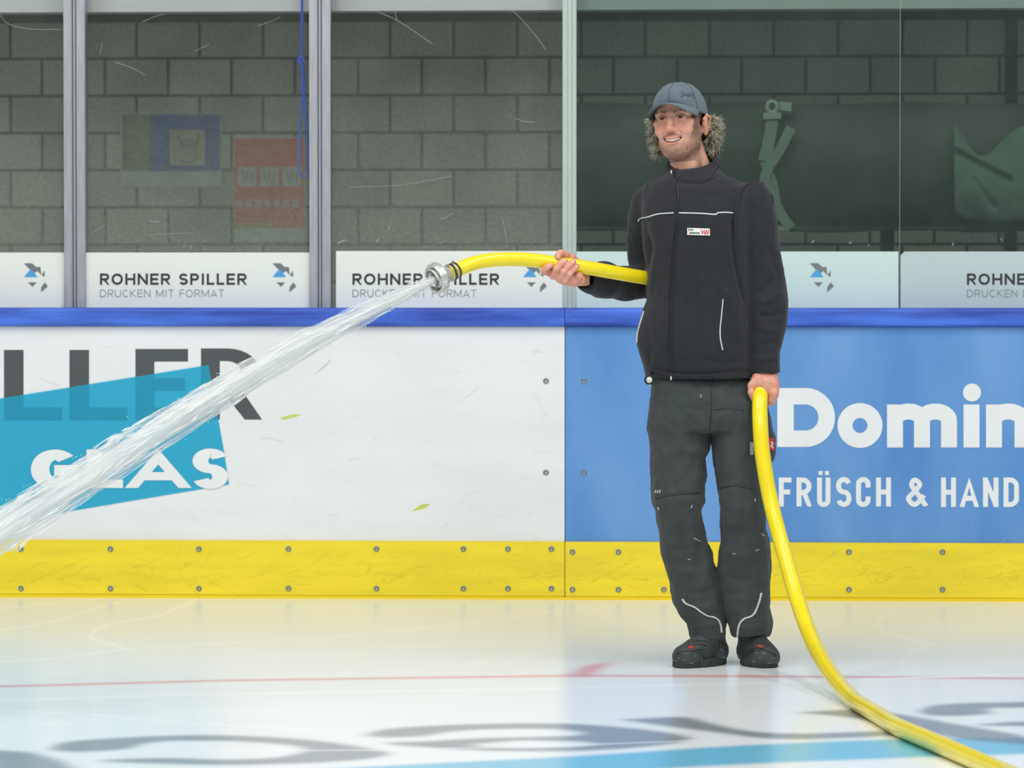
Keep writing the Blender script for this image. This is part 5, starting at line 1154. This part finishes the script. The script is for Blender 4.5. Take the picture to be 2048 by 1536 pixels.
# ================================================================== HOSE, COUPLING, WATER
m_hose = mat('yellow_hose', (250, 226, 30), rough=.22, spec=.5, coat=.3, noise_amt=.08, nscale=14)
HOSE2 = [(1524, 768, -.02), (1521, 780, -.07), (1520, 793, -.108), (1519.5, 815, -.136), (1520.5, 850, -.15), (1524, 900, -.16), (1532, 955, -.17), (1543, 1010, -.18), (1557, 1065, -.205), (1573, 1122, -.245), (1592, 1190, -.32), (1614, 1255, -.43), (1640, 1312, -.585)]
hs = empty('hose', tuple(G(1760, 1450, 0))); tag(hs, 'thick yellow water hose running from the ice through both hands to a metal coupling', 'hose')
c1 = catmull([(*P(a, b, Y(c)),) for a, b, c in HOSE1], 6)
MB().tube([Vector(p) for p in c1], [.0222] * len(c1), 20, cap=True).build('hose_front_run', m_hose, hs, True)
ground = [G(x_, y_, .0235) for x_, y_ in ((1716, 1408), (1760, 1436), (1800, 1456), (1860, 1481), (1930, 1511), (2010, 1546), (2090, 1578), (2300, 1650))]
p2 = [(*P(a, b, Y(c)),) for a, b, c in HOSE2]
yb = ground[0].y; pm = P(1676, 1366, (P(1640, 1312, Y(-.585)).y * .5 + yb * .5))
p2 += [tuple(pm)] + [tuple(g) for g in ground]
c2 = catmull(p2, 8)
ya_ = np.array([p[1] for p in c2]); yp_ = np.pad(ya_, 24, mode='reflect', reflect_type='odd'); kk = np.exp(-.5 * (np.arange(-24, 25) / 9.0) ** 2); ya_ = np.convolve(yp_, kk / kk.sum(), 'valid')
pxs_, pys_ = proj(np.array([tuple(p) for p in c2])); c2 = [P(a, b, y_) if i > 12 else Vector(c2[i]) for i, (a, b, y_) in enumerate(zip(pxs_, pys_, ya_))]
c2 = [Vector((p[0], p[1], max(p[2], .0235))) for p in c2]
MB().tube(c2, [.0245 if i > 6 else .0225 for i in range(len(c2))], 24, cap=True).build('hose_rear_run', m_hose, hs, True)
# storz coupling
A0 = P(913, 540.5, Y(-.335)); A1 = P(868, 559, Y(-.335 - .052)); ax = (A1 - A0).normalized()
m_met = mat('coupling_aluminium', (214, 216, 212), rough=.3, metal=.55, noise_amt=.12, nscale=40); m_metd = mat('coupling_dark', (70, 72, 70), rough=.4, metal=.7); m_rub = mat('seal_rubber_grey', (120, 124, 120), rough=.6)
cp = empty('coupling', A0 - parent_loc(hs)); cp.parent = hs; cp['label'] = 'silver metal hose coupling with wire hose clamps'
L_ = (A1 - A0).length
MB().lathe([(.036, .0215), (.036, .0262), (.042, .0275), (L_ - .030, .030), (L_ - .028, .036), (L_ - .012, .037), (L_ - .012, .030), (L_ + .004, .0295), (L_ + .004, .0245), (L_ - .020, .0235), (.036, .020)], A0, ax, 48).build('tail_piece', m_met, cp, True)
ring = MB().lathe([(L_ - .026, .036), (L_ - .026, .0455), (L_ - .022, .048), (L_ - .004, .048), (L_ + .001, .0455), (L_ + .001, .0385), (L_ - .005, .0375), (L_ - .005, .0355), (L_ - .024, .0355)], A0, ax, 60).build('locking_ring', m_met, cp, True)
smooth_by_angle(ring, 30)
for q_ in (ring,): pass
MB().lathe([(L_ + .004, .0238), (L_ + .0065, .0262), (L_ + .0065, .0290), (L_ + .003, .0300)], A0, ax, 48).build('seal', m_rub, cp, True)
u_ = ax.orthogonal().normalized(); w_ = ax.cross(u_)
for k in range(2):          # claws on the face
    mb = MB(); a0 = .6 + k * math.pi; prof = []
    for i in range(13):
        a = a0 + i * 1.7 / 12; r_ = .0345 + .003 * (i < 3); prof.append(A0 + ax * (L_ + .008) + (u_ * math.cos(a) + w_ * math.sin(a)) * r_)
    mb.tube(prof, .0036, 8).build('claw', m_met, cp, True)
for k in range(3):          # lugs on the ring
    a = .3 + k * 2 * math.pi / 3; c_ = A0 + ax * (L_ - .013) + (u_ * math.cos(a) + w_ * math.sin(a)) * .0455
    MB().tube([c_ - ax * .009, c_ + ax * .009], [.0048, .0048], 8).build('lug', m_met, cp, True)
for k in range(4):          # wire clamps over the hose end
    c_ = A0 + ax * (.002 + k * .0085); cl_ = [c_ + (u_ * math.cos(a) + w_ * math.sin(a)) * (.0255 + .0008 * math.sin(3 * a + k)) for a in np.linspace(0, 2 * math.pi, 33)]
    MB().tube(cl_, .0024, 8, cap=False).build('wire_clamp', m_met if k % 2 else m_metd, cp, True)
c_ = A0 + u_ * 0; up_ = Vector((0, 0, 1)) - ax * ax.z; up_.normalize()
MB().tube([A0 + ax * .030 + up_ * .029 + Vector((0, -.010, 0)), A0 + up_ * .029 + Vector((0, -.010, 0))], .003, 8).build('clamp_screw', m_met, cp, True)

# water: the jet leaves the coupling, falls forward and frays as it goes
JET = [(872, 558, -.40, 7.5), (850, 569, -.43, 11.5), (815, 585, -.47, 14), (760, 612, -.54, 18), (700, 641, -.62, 21), (640, 671, -.69, 24), (560, 716, -.79, 27), (480, 764, -.90, 30), (400, 813, -1.00, 32.5), (320, 862, -1.10, 34.5), (240, 913, -1.2, 36), (160, 962, -1.30, 37.5), (80, 1012, -1.4, 39), (0, 1061, -1.5, 40.5), (-80, 1114, -1.6, 42)]
jp = catmull([(a, b, c, d) for a, b, c, d in JET], 10); jc = [P(a[0], a[1], Y(a[2])) for a in jp]; jr = [a[3] * (Y(a[2]) / F) for a in jp]
cum = [0]
for i in range(1, len(jc)): cum.append(cum[-1] + (jc[i] - jc[i - 1]).length)
def water_mat(name, alpha_lo, alpha_hi, col, su, sv):
    m = bpy.data.materials.new(name); m.use_nodes = True; nt = m.node_tree; b = nt.nodes['Principled BSDF']
    b.inputs['Base Color'].default_value = (*lin(col), 1); b.inputs['Roughness'].default_value = .25; b.inputs['IOR'].default_value = 1.33
    a = nt.nodes.new('ShaderNodeUVMap'); mp = nt.nodes.new('ShaderNodeMapping'); mp.inputs['Scale'].default_value = (su, sv, 1)
    n = nt.nodes.new('ShaderNodeTexNoise'); n.inputs['Scale'].default_value = 1; n.inputs['Detail'].default_value = 8; n.inputs['Roughness'].default_value = .7
    mr = nt.nodes.new('ShaderNodeMapRange'); mr.inputs[1].default_value = .38; mr.inputs[2].default_value = .66; mr.inputs[3].default_value = alpha_lo; mr.inputs[4].default_value = alpha_hi
    nt.links.new(a.outputs[0], mp.inputs[0]); nt.links.new(mp.outputs[0], n.inputs['Vector']); nt.links.new(n.outputs['Fac'], mr.inputs[0]); nt.links.new(mr.outputs[0], b.inputs['Alpha'])
    bp = nt.nodes.new('ShaderNodeBump'); bp.inputs['Strength'].default_value = .6; bp.inputs['Distance'].default_value = .006; nt.links.new(n.outputs['Fac'], bp.inputs['Height']); nt.links.new(bp.outputs[0], b.inputs['Normal'])
    return m
wt = empty('water_jet', tuple(jc[-1])); tag(wt, 'white jet of water shooting from the hose coupling down to the left', 'water')
def jet_tube(name, rs, n, m, seed, offs=(0, 0)):
    t0 = None; V_ = []; a = None; uv = []
    for i, p in enumerate(jc):
        t = (jc[min(i + 1, len(jc) - 1)] - jc[max(i - 1, 0)]).normalized()
        if a is None: a = t.cross(Vector((0, 0, 1))).normalized()
        a = (a - t * a.dot(t)).normalized(); b = t.cross(a); s = cum[i]
        for k in range(n):
            q = 2 * math.pi * k / n; gr = min(1, s / .5)
            r_ = jr[i] * rs * (1 + gr * (.10 * noise.noise((math.cos(q) * 1.6 + seed, math.sin(q) * 1.6, s * 2.2)) + .13 * noise.noise((math.cos(q) * 4 + seed, math.sin(q) * 4, s * 5)) + .05 * noise.noise((math.cos(q) * 9 + seed, math.sin(q) * 9, s * 16))))
            V_.append(p + a * (math.cos(q) * r_ + offs[0] * jr[i]) + b * (math.sin(q) * r_ + offs[1] * jr[i])); uv.append((k / n, s))
    m_ = len(jc); Fc = [(i * n + k, i * n + (k + 1) % n, (i + 1) * n + (k + 1) % n, (i + 1) * n + k) for i in range(m_ - 1) for k in range(n)]
    o = mk(name, V_, Fc, m, wt, True); ul = o.data.uv_layers.new(name='UVMap'); li = 0
    for f in Fc:
        for j, vi in enumerate(f):
            u, v = uv[vi]; ul.data[li].uv = (1.0 if (j in (1, 2) and vi % n == 0) else u, v); li += 1
    return o
jet_tube('water_core', .62, 40, water_mat('water_core', .42, .92, (240, 243, 241), 14, 1.6), 1)
jet_tube('water_sheath', 1.0, 56, water_mat('water_sheath', .05, .62, (236, 241, 240), 22, 2.2), 5)
m_dr = water_mat('water_strand', .5, .8, (244, 248, 250), 3, 3)
mb = MB(); rg = random.Random(5)
for k in range(330):
    i0 = int(rg.uniform(0, 1) ** .8 * (len(jc) - 12)); ln = rg.randint(3, 11); q = rg.uniform(0, 2 * math.pi); fr = rg.choice([rg.uniform(.75, 1.02), rg.uniform(.9, 1.12)]); dq = rg.uniform(-.25, .25); pts = []; rr = []
    for i in range(i0, i0 + ln):
        t = (jc[i + 1] - jc[i]).normalized(); a = t.cross(Vector((0, 0, 1))).normalized(); b = t.cross(a); f_ = (i - i0) / (ln - 1); qq = q + dq * f_
        pts.append(jc[i] + (a * math.cos(qq) + b * math.sin(qq)) * jr[i] * (fr + .05 * f_)); rr.append(max(.00025, .0014 * math.sin(math.pi * min(.98, max(.02, f_)))) * (.5 + .5 * min(1, i / 40)))
    mb.tube(pts, rr, 5, cap=False)
# plumes flying off the upper edge
for (cx_, cy_, dy_, n, sp) in ((205, 893, -1.24, 46, 26), (40, 1000, -1.44, 60, 34), (330, 828, -1.08, 16, 20), (20, 1100, -1.5, 20, 26), (450, 812, -.95, 12, 18)):
    for _ in range(n):
        u = rg.gauss(0, sp); x_ = cx_ + u; y_ = cy_ - u * .60 + rg.gauss(0, 5); l = rg.uniform(10, 34); d_ = dy_ + rg.uniform(-.03, .03)
        pts = [P(x_ + l * t, y_ - l * .56 * t - 2 * t * t, Y(d_)) for t in (0, .3, .6, 1)]; mb.tube(pts, [.0003, .0016, .0014, .0003], 5, cap=False)
o = mb.build('water_strands', mat('water_strand_white', (244, 248, 250), rough=.12, spec=.8), wt, True)
mb = MB()
for k in range(240):
    i0 = rg.randint(8, len(jc) - 2); t = (jc[i0] - jc[i0 - 1]).normalized(); a = t.cross(Vector((0, 0, 1))).normalized(); b = t.cross(a); q = rg.uniform(0, 6.28); f_ = 1 + abs(rg.gauss(0, .16)) + .06
    p = jc[i0] + (a * math.cos(q) + b * math.sin(q)) * jr[i0] * f_; mb.ball(p, rg.uniform(.0007, .0018), 6, 4)
o = mb.build('droplets', mat('water_droplet', (240, 246, 248), rough=.08, spec=.9), wt, True); o['kind'] = 'stuff'

# boot details: toe-cap seams, laces, scuffs
m_lace = mat('bootlace', (48, 53, 53), rough=.8); m_scf = mat('boot_scuff', (128, 138, 136), rough=.8)
for bv_, b_, sm, lc, sc in (
    (bvb1, bt1, [[(1352, 1310), (1366, 1303), (1386, 1303), (1404, 1310), (1410, 1326)], [(1410, 1326), (1425, 1312), (1436, 1300), (1440, 1282)]],
     [[(1380, 1303), (1396, 1299), (1410, 1301)], [(1384, 1291), (1400, 1288), (1414, 1291)], [(1386, 1284), (1402, 1281), (1418, 1284)]],
     [(1358, 1316, 3), (1369, 1320, 4), (1383, 1326, 6), (1390, 1312, 4), (1404, 1320, 3), (1448, 1314, 6), (1443, 1300, 4), (1352, 1322, 2)]),
    (bvb2, bt2, [[(1488, 1318), (1496, 1306), (1514, 1301), (1534, 1302), (1552, 1312)], [(1488, 1318), (1484, 1302), (1482, 1282)]],
     [[(1498, 1300), (1512, 1296), (1530, 1298)], [(1500, 1288), (1514, 1285), (1532, 1287)], [(1502, 1281), (1516, 1278), (1530, 1280)]],
     [(1494, 1319, 2), (1499, 1318, 2), (1507, 1323, 4), (1528, 1307, 6), (1545, 1316, 4), (1538, 1326, 5), (1478, 1312, 4), (1520, 1316, 3)])):
    for p_ in sm: stripe('seam', p_, 1.3, m_blk, bv_, b_, .0012, 6)
    for p_ in lc: stripe('lace', p_, 1.9, m_lace, bv_, b_, .0022, 6)
    for x_, y_, l_ in sc: stripe('scuff', [(x_ - l_ / 2, y_ + .6), (x_, y_), (x_ + l_ / 2, y_ + .9)], 1.1, m_scf, bv_, b_, .0008, 4)
